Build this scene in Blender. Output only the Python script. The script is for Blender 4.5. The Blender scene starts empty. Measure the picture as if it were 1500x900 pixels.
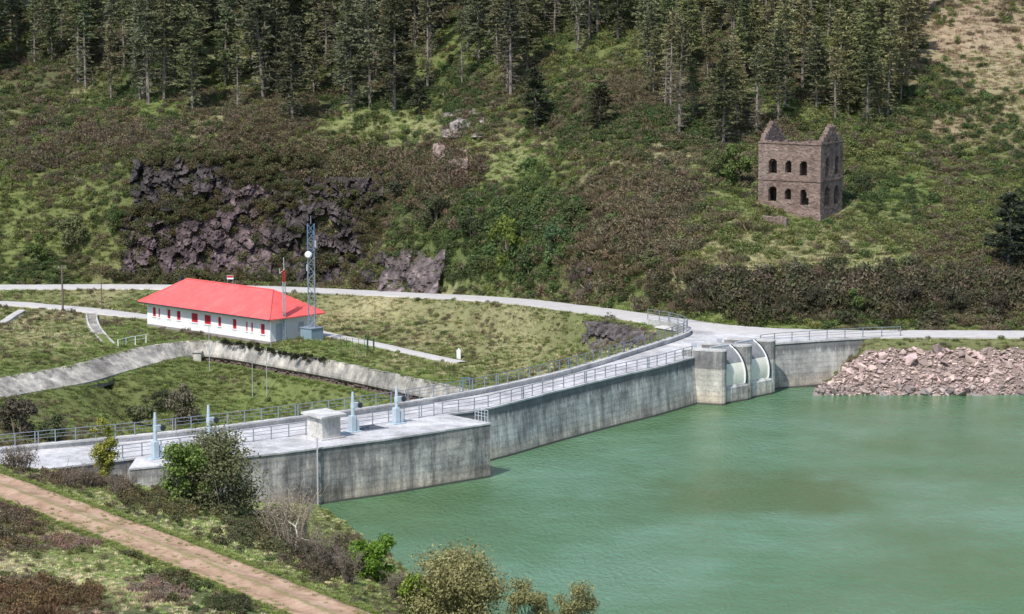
import bpy, bmesh, math, random
import numpy as np
from mathutils import Vector, Matrix
R = math.radians
sc = bpy.context.scene
COL = sc.collection

# ------------------------------------------------------------------ camera, sky, sun, exposure
FPX, PITCH, CZ = 4000.0, math.atan(530 / 4000.0), 45.0
cam = bpy.data.cameras.new("camera")
cam.sensor_width = 36.0
cam.lens = 36.0 * FPX / 1500.0
cam.clip_start = 1.0
cam.clip_end = 8000.0
camo = bpy.data.objects.new("camera", cam)
COL.objects.link(camo)
camo.location = (0, 0, CZ)
camo.rotation_euler = (R(90) - PITCH, 0, 0)
sc.camera = camo

SUN_AZ = (-0.47, -0.88)
SUN_EL = R(53)
w = bpy.data.worlds.new("World")
sc.world = w
w.use_nodes = True
nt = w.node_tree
sky = nt.nodes.new("ShaderNodeTexSky")
sky.sky_type = 'NISHITA'
sky.sun_disc = False
sky.sun_elevation = SUN_EL
sky.sun_rotation = math.atan2(SUN_AZ[0], SUN_AZ[1])
nt.links.new(sky.outputs[0], nt.nodes["Background"].inputs[0])
nt.nodes["Background"].inputs[1].default_value = 0.15
sl = bpy.data.lights.new("sun", 'SUN')
sl.energy = 3.7
sl.angle = R(0.6)
sl.color = (1.0, 0.955, 0.89)
so = bpy.data.objects.new("sun", sl)
COL.objects.link(so)
_h = math.hypot(*SUN_AZ)
sdir = Vector((SUN_AZ[0] / _h * math.cos(SUN_EL), SUN_AZ[1] / _h * math.cos(SUN_EL), math.sin(SUN_EL)))
so.rotation_euler = (-sdir).to_track_quat('-Z', 'Y').to_euler()
so.location = (-60, 100, 160)
sc.view_settings.view_transform = 'Standard'
sc.view_settings.look = 'None'
sc.view_settings.gamma = 1.0
sc.view_settings.exposure = 0.3
sc.cycles.max_bounces = 6
sc.cycles.transparent_max_bounces = 6

# ------------------------------------------------------------------ surveying helpers
SP, CP = math.sin(PITCH), math.cos(PITCH)
def ray(px, py):
    u = (px - 750.0) / FPX
    v = (450.0 - py) / FPX
    return u, CP + v * SP, -SP + v * CP
def P(px, py, z):
    a, b, c = ray(px, py)
    t = (z - CZ) / c
    return Vector((a * t, b * t, z))
def D(px, py, Y):
    a, b, c = ray(px, py)
    t = Y / b
    return Vector((a * t, Y, CZ + c * t))
def proj(x, y, z):
    dz = z - CZ
    fw = y * CP - dz * SP
    up = y * SP + dz * CP
    return 750 + FPX * x / fw, 450 - FPX * up / fw

rs = np.random.RandomState(7)
_tab = np.random.RandomState(3).rand(256, 256)
def vnoise(x, y):
    x = np.asarray(x, float); y = np.asarray(y, float)
    xi = np.floor(x).astype(int); yi = np.floor(y).astype(int)
    fx = x - xi; fy = y - yi
    fx = fx * fx * (3 - 2 * fx); fy = fy * fy * (3 - 2 * fy)
    a = _tab[xi & 255, yi & 255]; b = _tab[(xi + 1) & 255, yi & 255]
    c = _tab[xi & 255, (yi + 1) & 255]; d = _tab[(xi + 1) & 255, (yi + 1) & 255]
    return (a * (1 - fx) + b * fx) * (1 - fy) + (c * (1 - fx) + d * fx) * fy
def fbm(x, y, o=4):
    s = 0; a = 0.5; t = 0
    for i in range(o):
        s = s + a * vnoise(x * 2 ** i + 17.3 * i, y * 2 ** i + 9.1 * i); t += a; a *= 0.5
    return s / t

def smooth_curve(pts, step):
    """Catmull-Rom through 3D points, resampled to an even step."""
    p = [np.array(q, float) for q in pts]
    p = [2 * p[0] - p[1]] + p + [2 * p[-1] - p[-2]]
    out = []
    for i in range(1, len(p) - 2):
        for k in range(12):
            t = k / 12.0
            out.append(0.5 * (2 * p[i] + (p[i + 1] - p[i - 1]) * t + (2 * p[i - 1] - 5 * p[i] + 4 * p[i + 1] - p[i + 2]) * t * t
                              + (3 * p[i] - p[i - 1] - 3 * p[i + 1] + p[i + 2]) * t ** 3))
    out.append(p[-2])
    return resample(np.array(out), step)
def resample(a, step):
    seg = np.linalg.norm(np.diff(a, axis=0), axis=1)
    s = np.concatenate([[0], np.cumsum(seg)])
    n = max(2, int(round(s[-1] / step)) + 1)
    q = np.linspace(0, s[-1], n)
    return np.stack([np.interp(q, s, a[:, k]) for k in range(a.shape[1])], 1)
def normals2(a):
    t = np.gradient(a[:, :2], axis=0)
    t /= np.linalg.norm(t, axis=1)[:, None] + 1e-9
    return np.stack([-t[:, 1], t[:, 0]], 1)          # left of travel
def offset(a, d):
    b = a.copy()
    b[:, :2] += normals2(a) * d
    return b
def poly_dist(x, y, pl):
    """distance of grid points to a polyline, and interpolated z"""
    x = np.asarray(x); y = np.asarray(y)
    best = np.full(x.shape, 1e9); bz = np.zeros(x.shape)
    for i in range(len(pl) - 1):
        a, b = pl[i], pl[i + 1]
        dx, dy = b[0] - a[0], b[1] - a[1]
        L = dx * dx + dy * dy + 1e-12
        t = np.clip(((x - a[0]) * dx + (y - a[1]) * dy) / L, 0, 1)
        d = np.hypot(x - a[0] - t * dx, y - a[1] - t * dy)
        m = d < best
        best = np.where(m, d, best); bz = np.where(m, a[2] + t * (b[2] - a[2]), bz)
    return best, bz
def inside(x, y, poly):
    x = np.asarray(x); y = np.asarray(y)
    r = np.zeros(x.shape, bool)
    n = len(poly)
    for i in range(n):
        x0, y0 = poly[i][0], poly[i][1]; x1, y1 = poly[(i + 1) % n][0], poly[(i + 1) % n][1]
        c = ((y0 > y) != (y1 > y)) & (x < (x1 - x0) * (y - y0) / (y1 - y0 + 1e-12) + x0)
        r ^= c
    return r

# ------------------------------------------------------------------ naming / building helpers
def tag(o, label=None, cat=None, group=None, kind=None):
    if label: o["label"] = label
    if cat: o["category"] = cat
    if group: o["group"] = group
    if kind: o["kind"] = kind
    return o
def empty(name, loc, label, cat, group=None, rz=0.0):
    o = bpy.data.objects.new(name, None)
    COL.objects.link(o)
    o.location = loc; o.rotation_euler = (0, 0, rz)
    o.empty_display_size = 0.3
    return tag(o, label, cat, group)
class MB:
    def __init__(s): s.v = []; s.f = []
    def add(s, vs, fs):
        n = len(s.v); s.v += [tuple(q) for q in vs]; s.f += [tuple(n + i for i in f) for f in fs]
        return s
    def box(s, c, sz, rz=0.0):
        hx, hy, hz = sz[0] / 2, sz[1] / 2, sz[2] / 2
        ca, sa = math.cos(rz), math.sin(rz)
        vs = []
        for dz in (-hz, hz):
            for dx, dy in ((-hx, -hy), (hx, -hy), (hx, hy), (-hx, hy)):
                vs.append((c[0] + dx * ca - dy * sa, c[1] + dx * sa + dy * ca, c[2] + dz))
        return s.add(vs, [(3, 2, 1, 0), (4, 5, 6, 7), (0, 1, 5, 4), (1, 2, 6, 5), (2, 3, 7, 6), (3, 0, 4, 7)])
    def tube(s, pts, r, n=6, cap=True):
        pts = [Vector(q) for q in pts]
        rr = r if hasattr(r, '__len__') else [r] * len(pts)
        vs = []; fs = []
        for i, q in enumerate(pts):
            t = (pts[min(i + 1, len(pts) - 1)] - pts[max(i - 1, 0)])
            t = t.normalized() if t.length > 1e-9 else Vector((0, 0, 1))
            a = t.orthogonal().normalized() if abs(t.z) < 0.99 else Vector((1, 0, 0))
            a = (a - t * a.dot(t)).normalized()
            b = t.cross(a)
            for k in range(n):
                an = 2 * math.pi * k / n
                vs.append(q + (a * math.cos(an) + b * math.sin(an)) * rr[i])
        for i in range(len(pts) - 1):
            for k in range(n):
                fs.append((i * n + k, i * n + (k + 1) % n, (i + 1) * n + (k + 1) % n, (i + 1) * n + k))
        if cap:
            fs.append(tuple(range(n - 1, -1, -1)))
            fs.append(tuple((len(pts) - 1) * n + k for k in range(n)))
        return s.add(vs, fs)
    def prism(s, poly, z0, z1):
        n = len(poly)
        vs = [(q[0], q[1], z0) for q in poly] + [(q[0], q[1], z1) for q in poly]
        fs = [tuple(range(n - 1, -1, -1)), tuple(range(n, 2 * n))]
        fs += [(i, (i + 1) % n, n + (i + 1) % n, n + i) for i in range(n)]
        return s.add(vs, fs)
    def sweep(s, rows, close_ends=True):
        """rows: list of equal-length closed cross-sections"""
        n = len(rows[0]); vs = [q for r in rows for q in r]; fs = []
        for i in range(len(rows) - 1):
            for k in range(n):
                fs.append((i * n + k, i * n + (k + 1) % n, (i + 1) * n + (k + 1) % n, (i + 1) * n + k))
        if close_ends:
            fs.append(tuple(range(n - 1, -1, -1))); fs.append(tuple((len(rows) - 1) * n + k for k in range(n)))
        return s.add(vs, fs)
    def mesh(s, name, mat=None, smooth=False, tri=False, bevel=0.0):
        me = bpy.data.meshes.new(name)
        me.from_pydata(s.v, [], s.f)
        bm = bmesh.new(); bm.from_mesh(me)
        bmesh.ops.recalc_face_normals(bm, faces=bm.faces)
        if bevel: bmesh.ops.bevel(bm, geom=bm.edges[:], offset=bevel, segments=1, affect='EDGES')
        if tri: bmesh.ops.triangulate(bm, faces=bm.faces)
        bm.to_mesh(me); bm.free()
        if smooth: me.polygons.foreach_set("use_smooth", [True] * len(me.polygons))
        if mat: me.materials.append(mat)
        return me
    def build(s, name, mat, parent=None, smooth=False, tri=False, bevel=0.0):
        return link(name, s.mesh(name, mat, smooth, tri, bevel), parent)
def link(name, me, parent=None, loc=None):
    o = bpy.data.objects.new(name, me)
    COL.objects.link(o)
    if parent: o.parent = parent
    if loc is not None: o.location = loc
    return o
def fast_mesh(name, v, f, mat, attr=None, smooth=False):
    """numpy triangles/quads -> mesh; attr = per-vertex float 'v'"""
    v = np.asarray(v, np.float32); f = np.asarray(f, np.int32)
    k = f.shape[1]
    me = bpy.data.meshes.new(name)
    me.vertices.add(len(v)); me.vertices.foreach_set("co", v.ravel())
    me.loops.add(f.size); me.loops.foreach_set("vertex_index", f.ravel())
    me.polygons.add(len(f)); me.polygons.foreach_set("loop_start", np.arange(0, f.size, k, dtype=np.int32))
    me.polygons.foreach_set("use_smooth", np.full(len(f), bool(smooth)))
    me.update(calc_edges=True)
    if attr is not None:
        a = me.attributes.new("v", 'FLOAT', 'POINT'); a.data.foreach_set("value", np.asarray(attr, np.float32))
    if mat: me.materials.append(mat)
    return me

# ------------------------------------------------------------------ materials
def newmat(name):
    m = bpy.data.materials.new(name); m.use_nodes = True
    n = m.node_tree.nodes; b = n["Principled BSDF"]
    return m, n, m.node_tree.links, b
def nnode(n, t, **kw):
    x = n.new(t)
    for k, val in kw.items(): setattr(x, k, val)
    return x
def ramp(n, stops):
    r = n.new("ShaderNodeValToRGB")
    e = r.color_ramp.elements
    while len(e) < len(stops): e.new(0.5)
    for i, (p, c) in enumerate(stops):
        e[i].position = p; e[i].color = (*c, 1) if len(c) == 3 else c
    return r
def mixc(n, l, fac, a, b, blend='MIX'):
    x = nnode(n, "ShaderNodeMix", data_type='RGBA', blend_type=blend)
    for s, val in ((0, fac), (6, a), (7, b)):
        if hasattr(val, 'links') or hasattr(val, 'is_linked'): l.new(val, x.inputs[s])
        else: x.inputs[s].default_value = val if s == 0 else (*val, 1)
    return x.outputs[2]
def noise(n, l, scale, detail=4, rough=0.6, vec=None):
    x = n.new("ShaderNodeTexNoise")
    x.inputs["Scale"].default_value = scale; x.inputs["Detail"].default_value = detail; x.inputs["Roughness"].default_value = rough
    if vec is not None: l.new(vec, x.inputs["Vector"])
    return x.outputs["Fac"]
def wpos(n, l, scale=(1, 1, 1)):
    g = n.new("ShaderNodeNewGeometry"); m = n.new("ShaderNodeMapping")
    m.inputs["Scale"].default_value = scale
    l.new(g.outputs["Position"], m.inputs["Vector"])
    return m.outputs[0]
def bump(n, l, b, h, strength=0.4, dist=0.05):
    x = n.new("ShaderNodeBump"); x.inputs["Strength"].default_value = strength; x.inputs["Distance"].default_value = dist
    l.new(h, x.inputs["Height"]); l.new(x.outputs[0], b.inputs["Normal"])
def plain(name, c, rough=0.6, metal=0.0, var=0.15, scale=2.0, spec=0.4):
    m, n, l, b = newmat(name)
    f = noise(n, l, scale, 5, 0.65, wpos(n, l))
    lo = tuple(max(0, q * (1 - var)) for q in c); hi = tuple(min(1, q * (1 + var)) for q in c)
    r = ramp(n, [(0.3, lo), (0.7, hi)]); l.new(f, r.inputs[0])
    l.new(r.outputs[0], b.inputs["Base Color"])
    b.inputs["Roughness"].default_value = rough; b.inputs["Metallic"].default_value = metal
    b.inputs["Specular IOR Level"].default_value = spec
    return m
def concrete(name, base=(0.40, 0.385, 0.36), stain=0.0, streak=0.0, lifts=False, warm_low=False, topz=4.7):
    """cast concrete: mottling, run-off streaks, lift lines, dark weathering band under the coping"""
    m, n, l, b = newmat(name)
    f1 = noise(n, l, 0.35, 6, 0.7, wpos(n, l))
    r1 = ramp(n, [(0.36, tuple(q * 0.62 for q in base)), (0.62, tuple(min(1, q * 1.16) for q in base))]); l.new(f1, r1.inputs[0])
    c = r1.outputs[0]
    f2 = noise(n, l, 5.0, 4, 0.6, wpos(n, l))
    r2 = ramp(n, [(0.35, (0.82,) * 3), (0.65, (1.1,) * 3)]); l.new(f2, r2.inputs[0])
    c = mixc(n, l, 1.0, c, r2.outputs[0], 'MULTIPLY')
    if streak:
        f3 = noise(n, l, 1.0, 5, 0.75, wpos(n, l, (0.8, 0.8, 0.10)))
        r3 = ramp(n, [(0.42, (1.12, 1.11, 1.08)), (0.50, (0.80, 0.80, 0.80)), (0.60, (0.36, 0.37, 0.39))]); l.new(f3, r3.inputs[0])
        c = mixc(n, l, streak, c, r3.outputs[0], 'MULTIPLY')
        f4 = noise(n, l, 1.0, 3, 0.7, wpos(n, l, (0.9, 0.9, 0.03)))
        r4 = ramp(n, [(0.60, (0, 0, 0)), (0.70, (1, 1, 1))]); l.new(f4, r4.inputs[0])
        mul = nnode(n, "ShaderNodeMath", operation='MULTIPLY'); mul.inputs[1].default_value = 0.6
        l.new(r4.outputs[0], mul.inputs[0])
        c = mixc(n, l, mul.outputs[0], c, (0.66, 0.63, 0.57))
    if streak:
        fb = noise(n, l, 0.22, 6, 0.75, wpos(n, l, (1, 1, 1.8))); rb = ramp(n, [(0.38, (0.60, 0.60, 0.60)), (0.50, (1, 1, 1)), (0.64, (1.22, 1.18, 1.12))]); l.new(fb, rb.inputs[0])
        c = mixc(n, l, min(1.0, streak + 0.1), c, rb.outputs[0], 'MULTIPLY')
    if stain:
        g = n.new("ShaderNodeNewGeometry"); sx = n.new("ShaderNodeSeparateXYZ"); l.new(g.outputs["Position"], sx.inputs[0])
        fz = noise(n, l, 1.0, 5, 0.8, wpos(n, l, (2.2, 2.2, 0.25)))
        ad = nnode(n, "ShaderNodeMath", operation='MULTIPLY_ADD'); ad.inputs[1].default_value = 2.6
        l.new(fz, ad.inputs[0]); l.new(sx.outputs[2], ad.inputs[2])
        mr = n.new("ShaderNodeMapRange"); mr.inputs[1].default_value = topz + 0.05; mr.inputs[2].default_value = topz + 0.45
        l.new(ad.outputs[0], mr.inputs[0])
        ml = nnode(n, "ShaderNodeMath", operation='MULTIPLY'); ml.inputs[1].default_value = stain; l.new(mr.outputs[0], ml.inputs[0])
        c = mixc(n, l, ml.outputs[0], c, (0.105, 0.108, 0.115))
    if warm_low:
        g = n.new("ShaderNodeNewGeometry"); sx = n.new("ShaderNodeSeparateXYZ"); l.new(g.outputs["Position"], sx.inputs[0])
        fz = noise(n, l, 0.6, 4, 0.7, wpos(n, l))
        ad = nnode(n, "ShaderNodeMath", operation='MULTIPLY_ADD'); ad.inputs[1].default_value = 1.2
        l.new(fz, ad.inputs[0]); l.new(sx.outputs[2], ad.inputs[2])
        mr = n.new("ShaderNodeMapRange"); mr.inputs[1].default_value = 2.2; mr.inputs[2].default_value = 1.2
        l.new(ad.outputs[0], mr.inputs[0])
        c = mixc(n, l, mr.outputs[0], c, (1.05, 0.95, 0.86), 'MULTIPLY')
        # tide line just above the water
        mr2 = n.new("ShaderNodeMapRange"); mr2.inputs[1].default_value = 0.28; mr2.inputs[2].default_value = 0.12
        l.new(sx.outputs[2], mr2.inputs[0])
        c = mixc(n, l, mr2.outputs[0], c, (0.10, 0.095, 0.085))
    if lifts:
        g = n.new("ShaderNodeNewGeometry"); sx = n.new("ShaderNodeSeparateXYZ"); l.new(g.outputs["Position"], sx.inputs[0])
        wn = noise(n, l, 0.25, 3, 0.6, wpos(n, l))
        ad = nnode(n, "ShaderNodeMath", operation='MULTIPLY_ADD'); ad.inputs[1].default_value = 0.35
        l.new(wn, ad.inputs[0]); l.new(sx.outputs[2], ad.inputs[2])
        fr = nnode(n, "ShaderNodeMath", operation='PINGPONG'); fr.inputs[1].default_value = 0.26; l.new(ad.outputs[0], fr.inputs[0])
        r5 = ramp(n, [(0.0, (0.72,) * 3), (0.05, (0.97,) * 3), (0.26, (1.04,) * 3)]); l.new(fr.outputs[0], r5.inputs[0])
        c = mixc(n, l, 0.8, c, r5.outputs[0], 'MULTIPLY')
    l.new(c, b.inputs["Base Color"])
    b.inputs["Roughness"].default_value = 0.85; b.inputs["Specular IOR Level"].default_value = 0.25
    bump(n, l, b, f2, 0.35, 0.03)
    return m
def leaf_mat(name, c, source='OBJECT', trans=0.25, rough=0.6):
    """foliage: colour from the thing itself (object colour or instance attribute) times leaf-to-leaf variation"""
    m, n, l, b = newmat(name)
    at = nnode(n, "ShaderNodeAttribute", attribute_name="v")
    if source == 'OBJECT':
        oi = n.new("ShaderNodeObjectInfo"); base = oi.outputs["Color"]
    elif source == 'INST':
        ia = nnode(n, "ShaderNodeAttribute", attribute_name="col", attribute_type='INSTANCER'); base = ia.outputs["Color"]
    else:
        rgb = n.new("ShaderNodeRGB"); rgb.outputs[0].default_value = (*c, 1); base = rgb.outputs[0]
    mu = nnode(n, "ShaderNodeVectorMath", operation='SCALE'); l.new(base, mu.inputs[0]); l.new(at.outputs["Fac"], mu.inputs["Scale"])
    l.new(mu.outputs[0], b.inputs["Base Color"])
    b.inputs["Roughness"].default_value = rough; b.inputs["Specular IOR Level"].default_value = 0.15
    t = n.new("ShaderNodeBsdfTranslucent"); l.new(mu.outputs[0], t.inputs[0])
    mx = n.new("ShaderNodeMixShader"); mx.inputs[0].default_value = trans
    l.new(b.outputs[0], mx.inputs[1]); l.new(t.outputs[0], mx.inputs[2])
    l.new(mx.outputs[0], n["Material Output"].inputs[0])
    return m
M = {}
M['dam'] = concrete('dam_concrete', (0.56, 0.55, 0.525), stain=0.75, streak=0.7, lifts=True, warm_low=True)
M['platform'] = concrete('platform_concrete', (0.55, 0.52, 0.485), stain=0.45, streak=0.85, lifts=True, warm_low=True)
M['pier'] = concrete('pier_concrete', (0.56, 0.54, 0.49), stain=0.0, streak=0.35, lifts=True, warm_low=True)
M['pier_top'] = concrete('pier_top_concrete', (0.27, 0.265, 0.26), streak=0.5)
M['rwall'] = concrete('spillway_wall_concrete', (0.46, 0.45, 0.425), stain=0.7, streak=0.35, lifts=True, warm_low=True)
M['deck'] = concrete('deck_concrete', (0.55, 0.54, 0.54))
M['coping'] = concrete('coping_concrete', (0.55, 0.54, 0.52))
M['canal'] = concrete('canal_concrete', (0.47, 0.445, 0.40), streak=0.6)
M['hut'] = concrete('hut_plaster', (0.60, 0.58, 0.54), streak=0.15)
M['road'] = plain('pale_asphalt', (0.50, 0.48, 0.46), 0.9, 0, 0.12, 0.8)
M['galv'] = plain('galvanised_steel', (0.24, 0.27, 0.31), 0.5, 0.3, 0.15, 6)
M['galv_light'] = plain('galvanised_light', (0.50, 0.53, 0.56), 0.45, 0.3, 0.1, 6)
M['paleblue'] = plain('pale_blue_paint', (0.44, 0.52, 0.57), 0.5, 0, 0.12, 3)
M['dark'] = plain('dark_steel', (0.05, 0.055, 0.065), 0.5, 0.3, 0.2, 5)
M['white'] = plain('white_render', (0.80, 0.80, 0.80), 0.85, 0, 0.06, 0.8)
M['white_paint'] = plain('white_paint', (0.78, 0.80, 0.80), 0.5, 0, 0.05, 3)
M['red_shutter'] = plain('red_shutter_paint', (0.50, 0.02, 0.04), 0.5, 0, 0.12, 4)
M['plinth'] = plain('grey_plinth', (0.30, 0.27, 0.26), 0.9, 0, 0.25, 1.5)
M['greydoor'] = plain('grey_door_paint', (0.45, 0.50, 0.55), 0.6, 0, 0.1, 3)
M['cream'] = plain('cream_gate_paint', (0.80, 0.77, 0.66), 0.5, 0, 0.1, 1.2)
M['gategrey'] = plain('grey_gate_paint', (0.24, 0.24, 0.25), 0.7, 0, 0.25, 2)  # darker grey for the upper part of the gate skin
M['bluemast'] = plain('blue_mast_paint', (0.15, 0.24, 0.36), 0.5, 0.1, 0.1, 3)
M['mastgrey'] = plain('mast_zinc', (0.30, 0.36, 0.42), 0.5, 0.3, 0.1, 3)
M['cabinet'] = plain('blue_grey_cabinet', (0.22, 0.31, 0.36), 0.6, 0, 0.08, 2)
M['wood'] = plain('weathered_pole', (0.16, 0.13, 0.11), 0.9, 0, 0.3, 5)
M['greenpost'] = plain('dark_green_paint', (0.03, 0.08, 0.06), 0.5, 0, 0.1, 4)
M['twig'] = plain('grey_brown_twig', (0.19, 0.155, 0.12), 0.9, 0, 0.3, 3)
M['deadwood'] = plain('bleached_dead_wood', (0.62, 0.58, 0.52), 0.8, 0, 0.15, 3)
M['bark'] = plain('pine_bark', (0.23, 0.195, 0.17), 0.95, 0, 0.35, 2.5)
M['leaf_obj'] = leaf_mat('leaf', (0.1, 0.12, 0.04))
M['leaf_inst'] = leaf_mat('ground_cover', (0.1, 0.12, 0.04), 'INST', 0.3)
def roof_mat():
    m, n, l, b = newmat('red_roof_sheet')
    f = noise(n, l, 0.35, 7, 0.75, wpos(n, l)); r = ramp(n, [(0.3, (0.70, 0.100, 0.095)), (0.55, (0.80, 0.130, 0.122)), (0.72, (0.84, 0.175, 0.165))]); l.new(f, r.inputs[0])
    f2 = noise(n, l, 1.0, 5, 0.75, wpos(n, l, (1.6, 1.6, 0.5))); r2 = ramp(n, [(0.35, (0.84, 0.82, 0.82)), (0.6, (1.04, 1.04, 1.04))]); l.new(f2, r2.inputs[0])
    c = mixc(n, l, 0.8, r.outputs[0], r2.outputs[0], 'MULTIPLY')
    l.new(c, b.inputs["Base Color"]); b.inputs["Roughness"].default_value = 0.65
    bump(n, l, b, f2, 0.2, 0.03)
    return m
M['roof'] = roof_mat()
def stone_mat(name, stops, scale=0.9, bumps=0.6, attr=True):
    m, n, l, b = newmat(name)
    f = noise(n, l, scale, 8, 0.72, wpos(n, l)); r = ramp(n, stops); l.new(f, r.inputs[0])
    c = r.outputs[0]
    if attr:
        at = nnode(n, "ShaderNodeAttribute", attribute_name="v")
        mu = nnode(n, "ShaderNodeVectorMath", operation='SCALE'); l.new(c, mu.inputs[0]); l.new(at.outputs["Fac"], mu.inputs["Scale"]); c = mu.outputs[0]
        oi = n.new("ShaderNodeObjectInfo"); c = mixc(n, l, 1.0, c, oi.outputs["Color"], 'MULTIPLY')
    l.new(c, b.inputs["Base Color"]); b.inputs["Roughness"].default_value = 0.9; b.inputs["Specular IOR Level"].default_value = 0.25
    f2 = noise(n, l, scale * 6, 5, 0.7, wpos(n, l)); bump(n, l, b, f2, bumps, 0.15)
    return m
M['rock'] = stone_mat('dark_cliff_rock', [(0.32, (0.06, 0.053, 0.052)), (0.52, (0.19, 0.163, 0.156)), (0.68, (0.42, 0.37, 0.35))], 0.7, 0.8)
M['riprap'] = stone_mat('pink_quarry_stone', [(0.3, (0.38, 0.29, 0.26)), (0.7, (0.62, 0.50, 0.455))], 1.2, 0.4)
def ruin_mat():
    m, n, l, b = newmat('ruin_masonry')
    f = noise(n, l, 0.6, 8, 0.75, wpos(n, l)); r = ramp(n, [(0.28, (0.11, 0.076, 0.062)), (0.5, (0.20, 0.142, 0.117)), (0.75, (0.32, 0.25, 0.21))]); l.new(f, r.inputs[0])
    v = n.new("ShaderNodeTexVoronoi"); v.inputs["Scale"].default_value = 2.6; l.new(wpos(n, l, (1, 1, 1.6)), v.inputs["Vector"])
    hs = ramp(n, [(0.0, (0.7,) * 3), (1.0, (1.25,) * 3)]); sp = n.new("ShaderNodeSeparateColor"); l.new(v.outputs["Color"], sp.inputs[0]); l.new(sp.outputs[0], hs.inputs[0])
    c = mixc(n, l, 1.0, r.outputs[0], hs.outputs[0], 'MULTIPLY')
    f4 = noise(n, l, 1.0, 4, 0.7, wpos(n, l, (0.8, 0.8, 0.1))); r4 = ramp(n, [(0.55, (0, 0, 0)), (0.72, (0.5, 0.5, 0.5))]); l.new(f4, r4.inputs[0])
    c = mixc(n, l, r4.outputs[0], c, (0.30, 0.275, 0.255))
    l.new(c, b.inputs["Base Color"]); b.inputs["Roughness"].default_value = 0.95
    bump(n, l, b, v.outputs["Distance"], 0.5, 0.08)
    return m
M['ruin'] = ruin_mat()
M['wallstone'] = stone_mat('old_wall_stone', [(0.3, (0.12, 0.085, 0.075)), (0.7, (0.27, 0.20, 0.175))], 2.0, 0.8, attr=False)
def ground_mat():
    m, n, l, b = newmat('hill_ground')
    at = nnode(n, "ShaderNodeAttribute", attribute_name="gcol")
    f = noise(n, l, 0.9, 8, 0.75, wpos(n, l)); r = ramp(n, [(0.3, (0.62,) * 3), (0.7, (1.3,) * 3)]); l.new(f, r.inputs[0])
    c = mixc(n, l, 1.0, at.outputs["Color"], r.outputs[0], 'MULTIPLY')
    l.new(c, b.inputs["Base Color"]); b.inputs["Roughness"].default_value = 1.0; b.inputs["Specular IOR Level"].default_value = 0.1
    f2 = noise(n, l, 3.0, 6, 0.75, wpos(n, l)); bump(n, l, b, f2, 0.8, 0.2)
    return m
M['ground'] = ground_mat()
def track_mat():
    m, n, l, b = newmat('reddish_track_earth')
    f = noise(n, l, 0.5, 8, 0.75, wpos(n, l)); r = ramp(n, [(0.32, (0.25, 0.16, 0.105)), (0.52, (0.42, 0.285, 0.20)), (0.70, (0.55, 0.41, 0.31))]); l.new(f, r.inputs[0])
    uv = nnode(n, "ShaderNodeAttribute", attribute_name="v")     # 0..1 across the track
    f2 = noise(n, l, 1.4, 6, 0.7, wpos(n, l))
    ad = nnode(n, "ShaderNodeMath", operation='MULTIPLY_ADD'); ad.inputs[1].default_value = 0.34; ad.inputs[2].default_value = -0.17; l.new(f2, ad.inputs[0])
    s = nnode(n, "ShaderNodeMath", operation='ADD'); l.new(uv.outputs["Fac"], s.inputs[0]); l.new(ad.outputs[0], s.inputs[1])
    rr = ramp(n, [(0.0, (1,) * 3), (0.10, (0,) * 3), (0.42, (0,) * 3), (0.5, (0.85,) * 3), (0.58, (0,) * 3), (0.90, (0,) * 3), (1.0, (1,) * 3)]); l.new(s.outputs[0], rr.inputs[0])
    c = mixc(n, l, rr.outputs[0], r.outputs[0], (0.22, 0.21, 0.085))
    l.new(c, b.inputs["Base Color"]); b.inputs["Roughness"].default_value = 1.0; b.inputs["Specular IOR Level"].default_value = 0.1
    bump(n, l, b, f2, 0.6, 0.12)
    return m
M['track'] = track_mat()
def water_mat():
    m, n, l, b = newmat('green_reservoir_water')
    f = noise(n, l, 0.045, 6, 0.65, wpos(n, l, (1.0, 0.9, 1)))
    r = ramp(n, [(0.38, (0.085, 0.175, 0.070)), (0.50, (0.105, 0.215, 0.108)), (0.62, (0.140, 0.265, 0.165))]); l.new(f, r.inputs[0])
    # olive patch, darker than the water colour around it
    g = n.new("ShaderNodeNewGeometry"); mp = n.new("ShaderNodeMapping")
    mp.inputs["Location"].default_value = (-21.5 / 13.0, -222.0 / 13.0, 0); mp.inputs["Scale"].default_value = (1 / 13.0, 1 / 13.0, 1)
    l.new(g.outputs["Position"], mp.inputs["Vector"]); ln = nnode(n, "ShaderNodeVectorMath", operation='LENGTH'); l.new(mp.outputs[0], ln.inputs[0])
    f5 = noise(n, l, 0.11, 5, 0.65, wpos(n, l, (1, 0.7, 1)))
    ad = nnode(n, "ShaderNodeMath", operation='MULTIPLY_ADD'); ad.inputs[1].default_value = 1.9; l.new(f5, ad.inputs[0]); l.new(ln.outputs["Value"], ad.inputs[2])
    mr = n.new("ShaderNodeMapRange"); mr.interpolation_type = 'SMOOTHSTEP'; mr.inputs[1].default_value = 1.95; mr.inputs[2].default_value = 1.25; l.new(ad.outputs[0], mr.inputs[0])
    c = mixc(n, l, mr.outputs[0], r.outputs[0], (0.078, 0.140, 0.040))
    l.new(c, b.inputs["Base Color"])
    b.inputs["Roughness"].default_value = 0.07; b.inputs["IOR"].default_value = 1.33
    w1 = noise(n, l, 1.0, 4, 0.62, wpos(n, l, (2.7, 1.1, 1)))
    w2 = noise(n, l, 0.09, 4, 0.65, wpos(n, l, (0.9, 0.8, 1)))
    r2 = ramp(n, [(0.36, (0.3,) * 3), (0.60, (1,) * 3)]); l.new(w2, r2.inputs[0])
    mu = nnode(n, "ShaderNodeMath", operation='MULTIPLY'); l.new(w1, mu.inputs[0]); l.new(r2.outputs[0], mu.inputs[1])
    bump(n, l, b, mu.outputs[0], 1.0, 0.38)
    return m
M['water'] = water_mat()

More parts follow.
